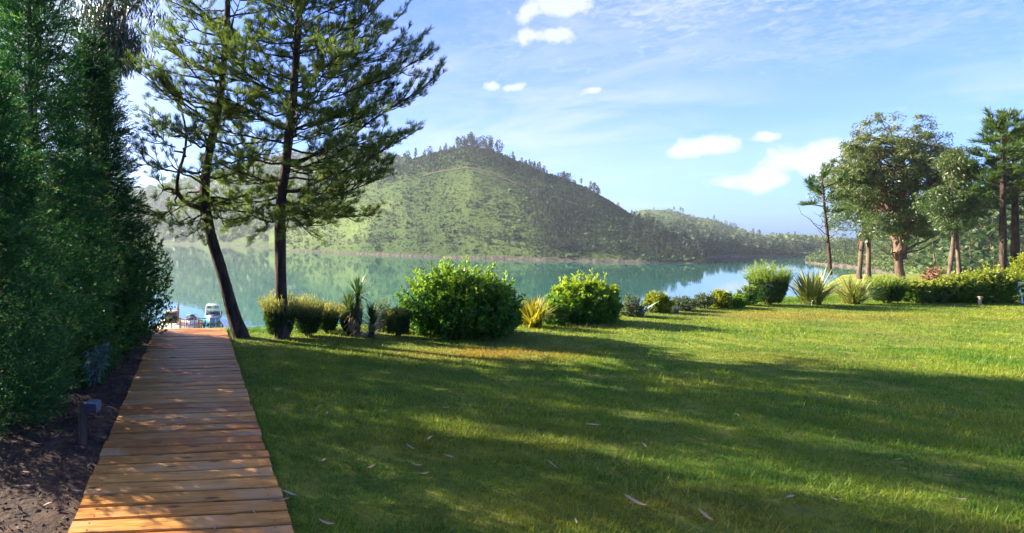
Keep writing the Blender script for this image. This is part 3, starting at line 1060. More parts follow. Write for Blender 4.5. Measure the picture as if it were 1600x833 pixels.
for (a, b, dy) in (((278, 303), (245, 280), .1), ((290, 240), (250, 215), -.2), ((291, 200), (320, 170), .3), ((278, 303), (258, 340), -.2), ((330, 230), (250, 100), .2), ((345, 150), (262, 75), -.2), ((322, 325), (290, 350), -.3), ((322, 330), (365, 345), -.4), ((322, 330), (270, 345), .4), ((320, 315), (375, 310), -.3), ((352, 60), (270, 20), .1), ((290, 245), (310, 215), -.4), ((250, 215), (232, 190), 0), ((338, 190), (222, 120), -.3), ((330, 225), (228, 172), .4), ((322, 290), (236, 245), -.4), ((348, 120), (228, 45), .3), ((352, 40), (240, -30), -.3), ((322, 300), (240, 335), .3), ((320, 322), (300, 365), -.2), ((322, 310), (355, 352), .3)):
    limbs.append((curve(P2(*a), P2(b[0], b[1], dy), -.04, 8, .03), .020, .6))
pine('pine_tree', 'leaning forked pine with a bent trunk beside the end of the boardwalk', trunk_l,
     [.15, .108, .098, .09, .085, .078, .07, .06, .055, .045, .03, .01], limbs, needle=(.105, .0066, 26), sub_len=(.25, .7), sub_gap=.09, tuft_gap=.075)


def cypress(name, label, x, y, h, r, n, m=48, mat='cypress_leaves', leaf=(.052, .0125), zlow=.03, tone_amt=.25):
    root = thing(name, label, 'tree', (x, y, 0.0))
    V, F = tube(curve((x, y, -.05), (x, y, h * .93), n=6, wob=.015), np.linspace(.065, .012, 6), 7)
    mesh_np('trunk', V, F, 'thin_bark', root, smooth=True)
    z = zlow + (1 - (1 - rng.random(n)) ** .75) * (h - zlow)
    f = z / h
    prof = r * np.clip(1.02 - f, 0, 1) ** .62 * np.where(f < .12, .78 + f * 1.8, 1)
    th = rng.uniform(0, 2 * np.pi, n)
    lump = .48 + 1.05 * fbm(th * 2.2 + x * 5, z * 2.4, 3, 3)
    rad = prof * lump * np.where(rng.random(n) < .72, rng.uniform(.82, 1.06, n), rng.uniform(.35, .85, n))
    outw = np.stack([np.cos(th), np.sin(th), np.zeros(n)], -1)
    base = np.array([x, y, 0]) + outw * rad[:, None] + np.array([0, 0, 1.0]) * z[:, None]
    ax = unit(outw * rng.uniform(.45, 1.0, n)[:, None] + np.array([0, 0, 1]) * rng.uniform(-.15, .75, n)[:, None] + rand_dirs(n) * .25)
    ln = rng.uniform(.30, .70, n) * np.interp(f, [0, .8, 1], [1, .8, .6])
    base = base - ax * ln[:, None] * .7
    sd = unit(np.cross(ax, rand_dirs(n)))
    uu = rng.random((n, m)); sg = np.where(rng.random((n, m)) < .5, -1., 1.)
    width = (.11 + .22 * (1 - uu)) * .55 * rng.random((n, m))
    P = base[:, None] + ax[:, None] * (uu * ln[:, None])[..., None] + sd[:, None] * (sg * width * ln[:, None])[..., None]
    Dl = ax[:, None] * .9 + sd[:, None] * (sg * .5)[..., None] + rng.normal(size=(n, m, 3)) * .12
    V, F = leaves(P.reshape(-1, 3), Dl.reshape(-1, 3), leaf[0] * rng.uniform(.6, 1.3, n * m), leaf[1])
    rn = np.clip(np.repeat(rng.random(n), m) * .85 + rng.random(n * m) * .15, 0, 1)
    tn = np.clip((uu - .72) * 3, 0, 1).ravel() * np.repeat(rng.random(n) ** 2, m) * tone_amt * 3
    mesh_np('crown', V, F, mat, root, rn, np.clip(tn, 0, 1))
    # twigs inside the crown
    acc = Acc()
    for k in range(60):
        zz = random.uniform(.1, .85) * h; a = random.uniform(0, 6.28); q = r * .62 * (1 - zz / h) ** .6
        V, F = tube(curve((x, y, zz), (x + math.cos(a) * q, y + math.sin(a) * q, zz + .25), n=4), [.012, .009, .006, .003], 4, 0, False)
        acc.add(V, F)
    tag(acc.obj('twigs', 'thin_bark', root), kind='stuff')
    return root


cypress('cypress_tree', 'bright green cypress with feathery sprays beside the post light', -2.22, 4.75, 3.05, .74, 1500, 60, leaf=(.055, .0085))
cypress('cypress_tree', 'tall green cypress towering over the middle of the hedge', -2.42, 6.15, 5.1, .92, 1900, 60, leaf=(.062, .0095))
cypress('cypress_tree', 'dark cypress between the tall cypress and the leaning pine', -2.28, 7.75, 4.35, .88, 1300, 48, 'dark_cypress_leaves', leaf=(.07, .0115))
cypress('cypress_tree', 'short dark cypress at the lake end of the hedge', -2.42, 9.1, 4.5, .86, 1100, 44, 'dark_cypress_leaves', leaf=(.075, .012))
cypress('cypress_tree', 'tall dark cypress placed behind the front row of the hedge to shade the lawn', -3.55, 9.3, 6.2, 1.15, 620, 44, 'dark_cypress_leaves', leaf=(.08, .013))  # mostly hidden tree, set back and widened so its shadow covers a lawn band


cypress('cypress_tree', 'dark cypress added behind the tall green cypress to shade the near lawn', -3.65, 7.5, 5.6, 1.0, 420, 44, 'dark_cypress_leaves', leaf=(.08, .013))  # added tree, blocks the sun coming through between the front cypresses


def eucalyptus(name, label, trunks, clumps, per, leaf, mats=('pale_bark', 'eucalyptus_leaves'), n_limbs=30, trunk_r=.3, crad=(.4, .7), group=None, hang=.6, top_tone=0.0, bare=()):
    """trunks: list of polylines; clumps (n,3) foliage clump centres"""
    root = thing(name, label, 'tree', tuple(trunks[0][0]), group)
    for tr in trunks:
        sp = spline(tr, 14)
        r = np.linspace(trunk_r, trunk_r * .38, 14); r[0] *= 1.25
        V, F = tube(sp, r, 10, .07)
        mesh_np('trunk', V, F, mats[0], root, smooth=True)
    limb = Acc()
    ends = [spline(tr, 14) for tr in trunks]
    order = rng.permutation(len(clumps))[:n_limbs]
    for k in order:
        sp = random.choice(ends); p0 = sp[random.randrange(7, 14)]; c = clumps[k]
        if c[2] < p0[2] - .6:
            p0 = sp[random.randrange(4, 8)]
        ln = np.linalg.norm(c - p0)
        V, F = tube(curve(p0, c, .08 * ln, 8, .035 * ln), np.linspace(trunk_r * .26, .012, 8), 6, .06, False)
        limb.add(V, F)
    for (pts, r0) in bare:
        V, F = tube(pts, np.linspace(r0, r0 * .2, len(pts)), 5, .05, False)
        limb.add(V, F)
    limb.obj('limbs', mats[0], root)
    n = len(clumps)
    cr = rng.uniform(crad[0], crad[1], n)
    o = rand_dirs(n * per) * (np.repeat(cr, per) * rng.random(n * per) ** .45)[:, None] * np.array([1, 1, .8])
    P = np.repeat(clumps, per, 0) + o
    D = rand_dirs(n * per) * .8 + np.array([0, 0, -hang])
    V, F = leaves(P, D, leaf[0] * rng.uniform(.6, 1.2, n * per), leaf[1] * rng.uniform(.7, 1.2, n * per))
    rn = np.clip(np.repeat(rng.random(n), per) * .55 + rng.random(n * per) * .42, 0, 1)
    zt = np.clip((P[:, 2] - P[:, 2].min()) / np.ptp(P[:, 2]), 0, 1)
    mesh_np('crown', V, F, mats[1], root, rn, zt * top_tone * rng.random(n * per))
    return root


def blob_clumps(c, rad, n, lo=.45, narrow=.0, seed=0):
    d = rand_dirs(n)
    r = rng.uniform(lo, 1.0, n) * (.78 + .4 * fbm(d[:, 0] * 2.4 + seed, d[:, 2] * 2.4 + d[:, 1], 2, seed))
    q = d * r[:, None]
    q[:, :2] *= (1 - narrow * np.clip(q[:, 2:3], 0, 1))
    return np.array(c) + q * np.array(rad)


# hanging eucalyptus behind the hedge
gh = float(gz(-3.0, 12.2))
cl = np.concatenate([blob_clumps((-3.1, 12.2, 7.6), (1.6, 1.5, 2.6), 120), blob_clumps((pt(180, 12.0), 12.0, 5.6), (.65, .6, .8), 26)])
eucalyptus('eucalyptus_tree', 'hanging eucalyptus with long drooping dark leaves behind the hedge', [[(-3.3, 12.3, gh - .1), (-3.25, 12.3, 3), (-3.15, 12.2, 6), (-3.1, 12.2, 9)]], cl, 110, (.17, .026),
           ('pale_bark', 'hanging_eucalyptus_leaves'), 24, .13, (.28, .48), hang=1.5)

# the big eucalyptus on the right and its neighbours
YE = 30.0
xe = pt(1408, YE)
ge = float(gz(xe, YE))
Q = lambda px, py, D, dy=0.0: (pt(px, D), D + dy, wz(py, D))
cl = np.concatenate([blob_clumps((pt(1400, YE), YE, wz(262, YE)), (3.9, 2.6, 3.45), 340, .3, .3, 1),
                     blob_clumps((pt(1320, YE), YE - .4, wz(282, YE)), (1.2, 1.0, 2.2), 70, .2, .2, 2),
                     blob_clumps((pt(1475, YE), YE, wz(270, YE)), (1.3, 1.0, 2.1), 44, .2, .2, 3),
                     blob_clumps((pt(1390, YE), YE - .8, wz(355, YE)), (2.6, 1.0, 1.0), 50, .2, 0, 4)])
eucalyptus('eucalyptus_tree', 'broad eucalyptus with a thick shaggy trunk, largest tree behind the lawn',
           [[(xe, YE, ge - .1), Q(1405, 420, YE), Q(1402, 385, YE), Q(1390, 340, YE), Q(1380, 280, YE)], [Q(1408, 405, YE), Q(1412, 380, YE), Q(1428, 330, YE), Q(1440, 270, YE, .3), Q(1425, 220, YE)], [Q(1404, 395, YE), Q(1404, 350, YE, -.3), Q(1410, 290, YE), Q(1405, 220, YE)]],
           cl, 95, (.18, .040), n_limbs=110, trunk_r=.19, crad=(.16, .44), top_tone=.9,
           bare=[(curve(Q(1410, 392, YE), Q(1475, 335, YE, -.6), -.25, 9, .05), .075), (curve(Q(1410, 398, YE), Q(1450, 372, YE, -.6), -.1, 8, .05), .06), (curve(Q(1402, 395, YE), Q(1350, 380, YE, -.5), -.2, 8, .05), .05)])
YB = 34.0
cl = np.concatenate([blob_clumps((pt(1345, YB), YB, wz(300, YB)), (2.1, 1.7, 3.1), 120, .3, .2, 6)])
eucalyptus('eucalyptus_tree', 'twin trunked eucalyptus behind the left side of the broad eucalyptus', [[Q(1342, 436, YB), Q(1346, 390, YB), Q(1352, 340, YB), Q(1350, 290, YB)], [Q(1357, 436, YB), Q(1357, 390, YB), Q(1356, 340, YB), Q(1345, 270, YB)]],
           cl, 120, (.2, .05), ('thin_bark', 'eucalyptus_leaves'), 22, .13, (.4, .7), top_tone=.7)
YC = 26.0
cl = np.concatenate([blob_clumps((pt(1490, YC), YC, wz(320, YC)), (1.25, .9, 1.2), 80, .25, 0, 7), blob_clumps((pt(1497, YC), YC, wz(262, YC)), (.8, .6, 1.0), 30, .3, 0, 8)])
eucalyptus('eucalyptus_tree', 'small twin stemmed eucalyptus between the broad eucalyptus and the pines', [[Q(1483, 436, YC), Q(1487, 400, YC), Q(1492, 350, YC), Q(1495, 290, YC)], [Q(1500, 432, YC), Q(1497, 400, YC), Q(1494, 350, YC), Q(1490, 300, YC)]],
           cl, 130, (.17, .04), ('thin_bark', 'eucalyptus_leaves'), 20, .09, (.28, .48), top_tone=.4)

far_need = dict(needle=(.30, .030, 26), sub_len=(.35, .8), sub_gap=.16, tuft_gap=.16, sides=8)
YP = 25.0


def far_pine(label, px, base, top, D, crown_lo, rlen, n, r0=.13, bare=(), lean=0):
    tr = [Q(px, base, D), Q(px + lean * .3, (base * 2 + top) / 3, D), Q(px + lean * .7, (base + top * 2) / 3, D), Q(px + lean, top, D)]
    z0, z1 = wz(crown_lo, D), wz(top, D) - .1
    lf = lambda z, az: rlen * np.interp((z - z0) / (z1 - z0), [0, .25, .6, 1], [.75, 1, .8, .25]) * (.72 if abs(math.sin(az)) > .7 else 1)
    lim = whorl_limbs(tr, z0, z1, n, lf, lambda z: np.interp((z - z0) / (z1 - z0), [0, 1], [.05, .8]), lambda z: .035, leafy=.8)
    return pine('pine_tree', label, tr, [r0, r0 * .85, r0 * .6, r0 * .2], lim, mats=('pine_bark', 'far_pine_needles'), bare=bare, **far_need)


far_pine('slender pine with bare dead branches left of the broad eucalyptus', 1298, 430, 268, 27.0, 330, .75, 9, .075, lean=-14,
         bare=[(curve(Q(1297, 368, 27), Q(1247, 320, 27), -.25, 7, .04), .022), (curve(Q(1297, 355, 27), Q(1262, 342, 27), -.1, 6, .03), .018), (curve(Q(1297, 385, 27), Q(1275, 352, 27), -.1, 6, .03), .018), (curve(Q(1295, 340, 27), Q(1270, 330, 27), -.1, 6, .03), .015), (curve(Q(1297, 372, 27), Q(1318, 350, 27), -.1, 6, .03), .016)])
far_pine('tall straight pine rising above the hedge right of the twin stemmed eucalyptus', 1567, 440, 182, YP, 300, 1.15, 32, .125)
far_pine('thick trunked pine just behind the tall straight pine', 1586, 436, 215, 28.0, 330, 1.3, 26, .16)
far_pine('pine at the edge of the wood beside the white frame', 1606, 436, 200, 30.0, 320, 1.5, 24, .15)

# ------------------------------------------------------------------ shrubs


def spot(px, yb, yt, wpx, back=0.0):
    """base point, height and half widths of a plant standing on the lawn or just over its edge"""
    D = EYE * FPX / (yb - HY)
    for _ in range(12):                      # meet the real ground
        z = float(gz(pt(px, D), D))
        D = .5 * D + .5 * (EYE - z) * FPX / (yb - HY)
        if D > 40: D = 14
    x = pt(px, D)
    h = (yb - yt) / FPX * D
    rx = wpx / 2 / FPX * D
    tt = (px - CX) / FPX
    rx = rx / math.sqrt(1 + .56 * tt * tt)
    return x, D, float(gz(x, D)), h, rx, rx * .75


def shoot_leaves(c, rx, ry, h, n, lps, L, W, up=.5, shoot=.3, noise=.2, inner=.3, tone_top=.5, lat=.8):
    th = rng.uniform(0, 2 * np.pi, n); el = np.arcsin(rng.uniform(-.75, 1.0, n))
    d = np.stack([np.cos(th) * np.cos(el), np.sin(th) * np.cos(el), np.sin(el)], -1)
    k = (1 - 1.3 * noise) + 2.6 * noise * fbm(th * 1.9 + c[0] * 3, el * 2.6 + 7, 3, 11) + np.abs(rng.normal(size=n)) * .09
    k = np.where(rng.random(n) < inner, k * rng.uniform(.45, .9, n), k)
    S = np.array([rx, ry, h * .56])
    tip = np.array(c) + np.array([0, 0, h * .44]) + d * S * k[:, None]
    ax = unit(d * lat + np.array([0, 0, up]) + rand_dirs(n) * .25)
    uu = rng.random((n, lps)) ** .8
    P = tip[:, None] - ax[:, None] * ((1 - uu) * shoot)[..., None]
    D = ax[:, None] * .55 + rng.normal(size=(n, lps, 3)) * .62
    P = P.reshape(-1, 3); D = D.reshape(-1, 3)
    zf = np.clip((P[:, 2] - c[2]) / h, 0, 1.3)
    keep = P[:, 2] > c[2] + .015
    V, F = leaves(P[keep], D[keep], L * rng.uniform(.6, 1.2, keep.sum()), W * rng.uniform(.8, 1.2, keep.sum()))
    r = np.clip(np.repeat(rng.random(n), lps) * .5 + rng.random(n * lps) * .46, 0, 1)[keep]
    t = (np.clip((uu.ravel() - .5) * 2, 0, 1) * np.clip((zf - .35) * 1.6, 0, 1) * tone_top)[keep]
    return V, F, r, t


def stems(acc, c, rx, ry, h, n, r=.008):
    for k in range(n):
        a = random.uniform(0, 6.28); q = random.uniform(.3, .8)
        V, F = tube(curve((c[0] + math.cos(a) * rx * .12, c[1] + math.sin(a) * ry * .12, c[2] - .04), (c[0] + math.cos(a) * rx * q, c[1] + math.sin(a) * ry * q, c[2] + h * random.uniform(.35, .8)), .03, 5, .01), np.linspace(r, r * .4, 5), 5, 0, False)
        acc.add(V, F)


def bush(name, label, sp, n, lps, L, W, mat, group=None, spikes=0, **kw):
    x, y, z, h, rx, ry = sp
    if spikes: h *= .88
    root = thing(name, label, 'shrub', (x, y, z), group)
    V, F, r, t = shoot_leaves((x, y, z), rx, ry, h, n, lps, L, W, **kw)
    fo = Acc(); fo.add(V, F, r, t)
    if spikes:                                         # upright new shoots breaking the outline
        q = np.sqrt(rng.random(spikes)) * .92; th = rng.uniform(0, 2 * np.pi, spikes)
        B = np.stack([x + q * rx * np.cos(th), y + q * ry * np.sin(th), z + h * (.44 + .53 * np.sqrt(1 - q * q))], -1)
        ax = unit(np.stack([np.cos(th) * q * .45, np.sin(th) * q * .45, np.ones(spikes)], -1) + rng.normal(size=(spikes, 3)) * .15)
        ln = h * (.07 + .34 * rng.random(spikes) ** 2) * (1.2 - .5 * q)
        uu = rng.random((spikes, 22))
        PP = (B[:, None] + ax[:, None] * ((uu * 1.3 - .3) * ln[:, None])[..., None]).reshape(-1, 3)
        DD = (ax[:, None] * .8 + rng.normal(size=(spikes, 22, 3)) * .55).reshape(-1, 3)
        V, F = leaves(PP, DD, L * rng.uniform(.6, 1.1, len(PP)), W)
        fo.add(V, F, None, np.clip(uu.ravel() * .9, 0, 1))
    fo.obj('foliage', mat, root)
    a = Acc(); stems(a, (x, y, z), rx, ry, h, 14, .010)
    a.obj('stems', 'stem_wood', root)
    return root


def feathery(name, label, sp, mat='feathery_leaves', n=5200, body=.55, group=None, cup=.5, sprigs=330):
    """clipped shrub: tight cup of foliage with a loose pale tuft of new growth on top"""
    x, y, z, h, rx, ry = sp
    root = thing(name, label, 'shrub', (x, y, z), group)
    hb = h * body
    f = rng.random(n) ** .8; th = rng.uniform(0, 2 * np.pi, n)
    rad = (cup + (1 - cup) * f ** .7) * np.where(f > .55, np.sqrt(1 - ((f - .55) / .45) ** 2 * .35), 1) * np.where(rng.random(n) < .75, rng.uniform(.85, 1.02, n), rng.uniform(.3, .85, n))
    P = np.stack([x + rad * rx * np.cos(th), y + rad * ry * np.sin(th), z + .04 + f * hb], -1)
    D = np.stack([np.cos(th) * .5, np.sin(th) * .5, np.full(n, .7)], -1) + rng.normal(size=(n, 3)) * .45
    V, F = leaves(P, D, .055 * rng.uniform(.6, 1.2, n), .013)
    acc = Acc(); acc.add(V, F, None, 0)
    m = 26
    q = np.sqrt(rng.random(sprigs)); tq = rng.uniform(0, 2 * np.pi, sprigs)
    B = np.stack([x + q * rx * .95 * np.cos(tq), y + q * ry * .95 * np.sin(tq), np.full(sprigs, z + hb * .92)], -1)
    ax = unit(np.stack([np.cos(tq) * q * .35, np.sin(tq) * q * .35, np.ones(sprigs)], -1) + rng.normal(size=(sprigs, 3)) * .16)
    ln = (h - hb) * rng.uniform(.35, 1.35, sprigs) * (1.2 - .5 * q)
    uu = rng.random((sprigs, m))
    PP = (B[:, None] + ax[:, None] * (uu * ln[:, None])[..., None]).reshape(-1, 3)
    DD = (ax[:, None] * .9 + rng.normal(size=(sprigs, m, 3)) * .4).reshape(-1, 3)
    V, F = leaves(PP, DD, .05 * rng.uniform(.6, 1.2, len(PP)), .008)
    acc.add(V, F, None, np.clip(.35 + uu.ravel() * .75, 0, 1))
    acc.obj('foliage', mat, root)
    a = Acc(); stems(a, (x, y, z), rx * .8, ry * .8, hb, 10, .012)
    a.obj('stems', 'stem_wood', root)
    return root


def blade_strips(base, az, el, L, W, bend, segs=6, twist=0.2):
    """arching sword leaves -> V,F with one strip per blade"""
    n = len(az)
    t = np.linspace(0, 1, segs + 1)
    h = np.stack([np.cos(az), np.sin(az), np.zeros(n)], -1)
    ang = el[:, None] - bend[:, None] * t[None] ** 1.6
    ds = L[:, None] / segs
    cx_ = np.cumsum(np.cos(ang) * ds, 1) - np.cos(ang[:, :1]) * ds; cz_ = np.cumsum(np.sin(ang) * ds, 1) - np.sin(ang[:, :1]) * ds
    C = base[:, None] + h[:, None] * cx_[..., None] + np.array([0, 0, 1.0]) * cz_[..., None]
    sd = np.stack([-np.sin(az + twist), np.cos(az + twist), np.zeros(n)], -1)
    prof = np.interp(t, [0, .35, .75, 1], [.7, 1, .7, .02])
    off = sd[:, None] * (W[:, None] * prof[None] * .5)[..., None]
    V = np.stack([C - off, C + off], 2).reshape(-1, 3)
    k = np.arange(n)[:, None] * (2 * (segs + 1)) + np.arange(segs)[None] * 2
    F = np.stack([k, k + 1, k + 3, k + 2], -1).reshape(-1, 4)
    return V, F


def flax(name, label, sp, n, mat, W=.03, cat='plant', stiff=1.0, group=None):
    x, y, z, h, rx, ry = sp
    root = thing(name, label, cat, (x, y, z), group)
    az = rng.uniform(0, 2 * np.pi, n)
    el = rng.uniform(.75, 1.5, n)
    L = h * rng.uniform(.75, 1.12, n)
    base = np.stack([x + rng.normal(size=n) * rx * .13, y + rng.normal(size=n) * ry * .13, np.full(n, z - .02)], -1)
    bend = rng.uniform(.2, 1.3, n) * (1.7 - el) / stiff
    V, F = blade_strips(base, az, el, L, W * rng.uniform(.7, 1.2, n), bend)
    r = np.repeat(rng.random(n), 6)
    mesh_np('blades', V, F, mat, root, r, np.repeat(rng.random(n) ** 3, 6))
    return root


# feathery clipped shrubs by the pines
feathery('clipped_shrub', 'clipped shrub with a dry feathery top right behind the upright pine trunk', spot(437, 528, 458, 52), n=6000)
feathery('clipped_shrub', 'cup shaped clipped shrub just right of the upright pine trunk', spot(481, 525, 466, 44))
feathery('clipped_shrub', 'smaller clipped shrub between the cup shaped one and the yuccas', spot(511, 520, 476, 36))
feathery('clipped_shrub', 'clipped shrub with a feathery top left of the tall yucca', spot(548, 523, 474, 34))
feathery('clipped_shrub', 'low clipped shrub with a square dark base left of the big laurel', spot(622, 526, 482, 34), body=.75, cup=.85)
bush('grey_shrub', 'loose grey shrub behind the two yuccas', spot(596, 517, 466, 36), 160, 20, .05, .010, 'grey_leaves', up=1.0)

# yuccas


def yucca(label, px, yb, yt, head_px, trunk_r=.05, heads=((0, 0),)):
    x, y, z, h, rx, ry = spot(px, yb, yt, 30)
    root = thing('yucca', label, 'plant', (x, y, z))
    for (dx, fh) in heads:
        hh = h * fh - head_px / FPX * y * .5
        top = np.array([x + dx, y, z + hh])
        V, F = tube(curve((x + dx * .3, y, z - .05), top, 0, 6, .006), np.linspace(trunk_r * 1.3, trunk_r * .8, 6), 8, .08)
        mesh_np('trunk', V, F, 'thin_bark', root, smooth=True)
        R_ = head_px / FPX * y * .95
        n = 130
        az = rng.uniform(0, 2 * np.pi, n); el = rng.uniform(-.35, 1.5, n)
        V, F = blade_strips(np.repeat(top[None], n, 0) + rng.normal(size=(n, 3)) * .015, az, el, R_ * rng.uniform(.8, 1.1, n), np.full(n, .02), rng.uniform(.0, .4, n))
        mesh_np('blades', V, F, 'yucca_blades', root, np.repeat(rng.random(n), 6), np.zeros(n * 6))
        n = int(60 * hh / .4)
        bz = rng.random(n) * hh * .8 + hh * .2
        az = rng.uniform(0, 2 * np.pi, n)
        V, F = blade_strips(np.stack([np.full(n, x) + dx * bz / max(hh, .01), np.full(n, y), z + bz], -1), az, rng.uniform(-1.2, -.1, n), R_ * rng.uniform(.45, .8, n), np.full(n, .016), rng.uniform(.2, .8, n))
        mesh_np('dry_skirt', V, F, 'yucca_blades', root, np.repeat(rng.random(n), 6), np.ones(n * 6) * .9)
    return root


yucca('taller yucca with a shaggy brown trunk between clipped shrubs', 559, 526, 444, 34, .034, ((0, 1.0), (-.13, .72)))
x, y, z, h, rx, ry = spot(581, 528, 468, 40)
root = thing('yucca', 'shorter trunkless yucca with green blades down to the ground', 'plant', (x, y, z))
n = 240
bz = rng.random(n) * h * .62
V, F = blade_strips(np.stack([np.full(n, x), np.full(n, y), z + bz], -1) + rng.normal(size=(n, 3)) * .01, rng.uniform(0, 2 * np.pi, n), np.interp(bz / h, [0, .62], [.1, 1.1]) + rng.normal(size=n) * .25, .23 * rng.uniform(.8, 1.2, n), np.full(n, .02), rng.uniform(0, .3, n))
mesh_np('blades', V, F, 'yucca_blades', root, np.repeat(rng.random(n), 6), np.repeat((rng.random(n) < .12) * .8, 6))
V, F = tube(curve((x, y, z - .05), (x, y, z + h * .6), n=4), [.05, .045, .04, .02], 7)
mesh_np('trunk', V, F, 'thin_bark', root)

# big laurels
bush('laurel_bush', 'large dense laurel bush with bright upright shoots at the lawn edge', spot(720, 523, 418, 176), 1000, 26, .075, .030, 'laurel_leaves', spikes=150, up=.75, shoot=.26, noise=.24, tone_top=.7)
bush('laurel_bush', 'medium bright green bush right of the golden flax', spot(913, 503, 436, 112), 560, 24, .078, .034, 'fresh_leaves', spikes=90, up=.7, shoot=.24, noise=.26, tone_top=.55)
bush('small_shrub', 'small lime green shrub growing against the medium bright green bush', spot(868, 507, 470, 40), 120, 20, .06, .03, 'fresh_leaves', up=.6, shoot=.16)
bush('small_shrub', 'small dark shrub between the large laurel and the golden flax', spot(812, 508, 472, 28), 90, 18, .055, .02, 'laurel_leaves', up=.7, shoot=.16)
flax('golden_flax', 'golden yellow flax clump between the two green bushes', spot(833, 511, 460, 62), 260, 'golden_flax_blades', .024)

# low planting along the lawn edge
bush('grey_shrub', 'rounded grey green shrub behind the blue agave', spot(986, 494, 461, 40), 170, 20, .045, .014, 'grey_leaves', up=.7, shoot=.15)
x, y, z, h, rx, ry = spot(1000, 493, 464, 28)
root = thing('agave', 'pale blue agave with stiff pointed leaves at the lawn edge', 'plant', (x, y, z))
n = 22
V, F = blade_strips(np.repeat(np.array([[x, y, z]]), n, 0) + rng.normal(size=(n, 3)) * .02, rng.uniform(0, 6.28, n), rng.uniform(.7, 1.5, n), h * rng.uniform(.7, 1.1, n), np.full(n, .055), rng.uniform(-.1, .5, n))
mesh_np('blades', V, F, 'agave_blades', root, np.repeat(rng.random(n), 6), np.zeros(n * 6))
bush('golden_shrub', 'yellow green shrub just right of the blue agave', spot(1027, 488, 457, 44), 190, 20, .06, .026, 'golden_leaves', up=.7, shoot=.15, tone_top=.4)
bush('grey_shrub', 'long low grey green shrub right of the yellow green shrub', spot(1065, 485, 462, 46), 190, 20, .042, .014, 'grey_leaves', up=.5, shoot=.12)
bush('grey_shrub', 'low grey green shrub left of the lime shrub', spot(1098, 482, 458, 36), 150, 20, .042, .014, 'grey_leaves', up=.5, shoot=.12)
flax('grass_tuft', 'small pale tuft of blades at the foot of the grey shrubs', spot(1056, 488, 474, 22), 40, 'agave_blades', .014)
bush('golden_shrub', 'lime yellow shrub between the grey shrubs and the round shrubs', spot(1126, 481, 453, 34), 150, 20, .055, .026, 'golden_leaves', up=.7, shoot=.14, tone_top=.4)
bush('small_shrub', 'low fresh green plant right of the lime yellow shrub', spot(1150, 480, 460, 34), 110, 20, .06, .018, 'fresh_leaves', up=.9, shoot=.14)
bush('small_shrub', 'small round green shrub left of the tall feathery shrub', spot(1168, 477, 447, 34), 150, 20, .045, .018, 'hedge_leaves', up=.6, shoot=.13)
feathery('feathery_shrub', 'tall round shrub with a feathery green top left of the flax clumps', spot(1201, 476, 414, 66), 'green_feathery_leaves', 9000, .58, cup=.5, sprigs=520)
flax('flax_clump', 'wide flax clump with yellow striped blades beside the feathery shrub', spot(1268, 476, 415, 90), 190, 'flax_blades', .034)
flax('flax_clump', 'lower flax clump between the wide flax and the dark round shrub', spot(1333, 475, 427, 76), 160, 'flax_blades', .034)
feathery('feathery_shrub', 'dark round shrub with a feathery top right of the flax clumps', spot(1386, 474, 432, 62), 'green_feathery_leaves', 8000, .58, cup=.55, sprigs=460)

# hedge along the right
for (px, yt, wd, lab) in ((1432, 440, 48, 'first hedge bush beside the dark feathery shrub'), (1468, 437, 52, 'hedge bush before the shaggy eucalyptus trunk'), (1505, 428, 62, 'hedge bush below the twin stemmed eucalyptus'),
                          (1548, 421, 66, 'tallest hedge bush behind the wooden stake'), (1590, 424, 62, 'hedge bush behind the white frame'), (1640, 420, 70, 'last hedge bush beyond the white frame')):
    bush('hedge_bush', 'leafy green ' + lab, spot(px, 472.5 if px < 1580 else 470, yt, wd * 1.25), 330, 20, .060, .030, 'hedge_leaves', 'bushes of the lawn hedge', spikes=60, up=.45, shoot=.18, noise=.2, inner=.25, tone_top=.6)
D = 16.2
bush('golden_shrub', 'bright yellow green shrub rising above the hedge by the white frame', (pt(1606, D), D, float(gz(pt(1606, D), D)), wz(398, D) - float(gz(pt(1606, D), D)), .35, .3), 200, 20, .07, .03, 'golden_leaves', up=.6, shoot=.2)
for (px, D, top, lab) in ((1458, 21.0, 418, 'rusty dead shrub right of the shaggy trunk'), (1472, 19.5, 436, 'low rusty dead shrub behind the hedge')):
    x = pt(px, D); z = float(gz(x, D))
    bush('dead_shrub', lab, (x, D, z, wz(top, D) - z, .3, .25), 90, 14, .10, .03, 'dead_leaves', up=.5, shoot=.2)

# undergrowth at the foot of the cypress hedge
bush('privet_bush', 'bright leafy bush at the lake end of the cypress hedge', (-1.80, 9.0, 0, 1.75, .46, .5), 420, 22, .055, .024, 'privet_leaves', up=.6, shoot=.24, noise=.22)
bush('privet_bush', 'leafy green bush under the dark cypress', (-1.86, 7.6, 0, 1.45, .42, .55), 380, 22, .050, .022, 'privet_leaves', up=.6, shoot=.22, noise=.22)
bush('privet_bush', 'low leafy green bush under the tall cypress', (-1.86, 6.35, 0, .85, .36, .55), 300, 22, .045, .018, 'privet_leaves', up=.6, shoot=.18, noise=.22)
root = thing('eucalyptus_sapling', 'blue green sapling with thin drooping leaves behind the post light', 'sapling', (-1.62, 5.75, .05))
acc = Acc(); P_, D_ = [], []
for k in range(16):
    a = random.uniform(0, 6.28); e = np.array([-1.62 + math.cos(a) * random.uniform(.05, .2), 5.75 + math.sin(a) * .15, .30 + random.uniform(0, .32)])
    q = curve((-1.62, 5.75, .05), e, .06, 6)
    V, F = tube(q, np.linspace(.006, .002, 6), 4, 0, False); acc.add(V, F)
    for j in range(26):
        f = random.uniform(.35, 1); P_.append(q[min(int(f * 5), 5)] + rng.normal(size=3) * .012); D_.append(rng.normal(size=3) * .5 + np.array([math.cos(a) * .4, math.sin(a) * .4, -.5]))
acc.obj('stems', 'stem_wood', root)
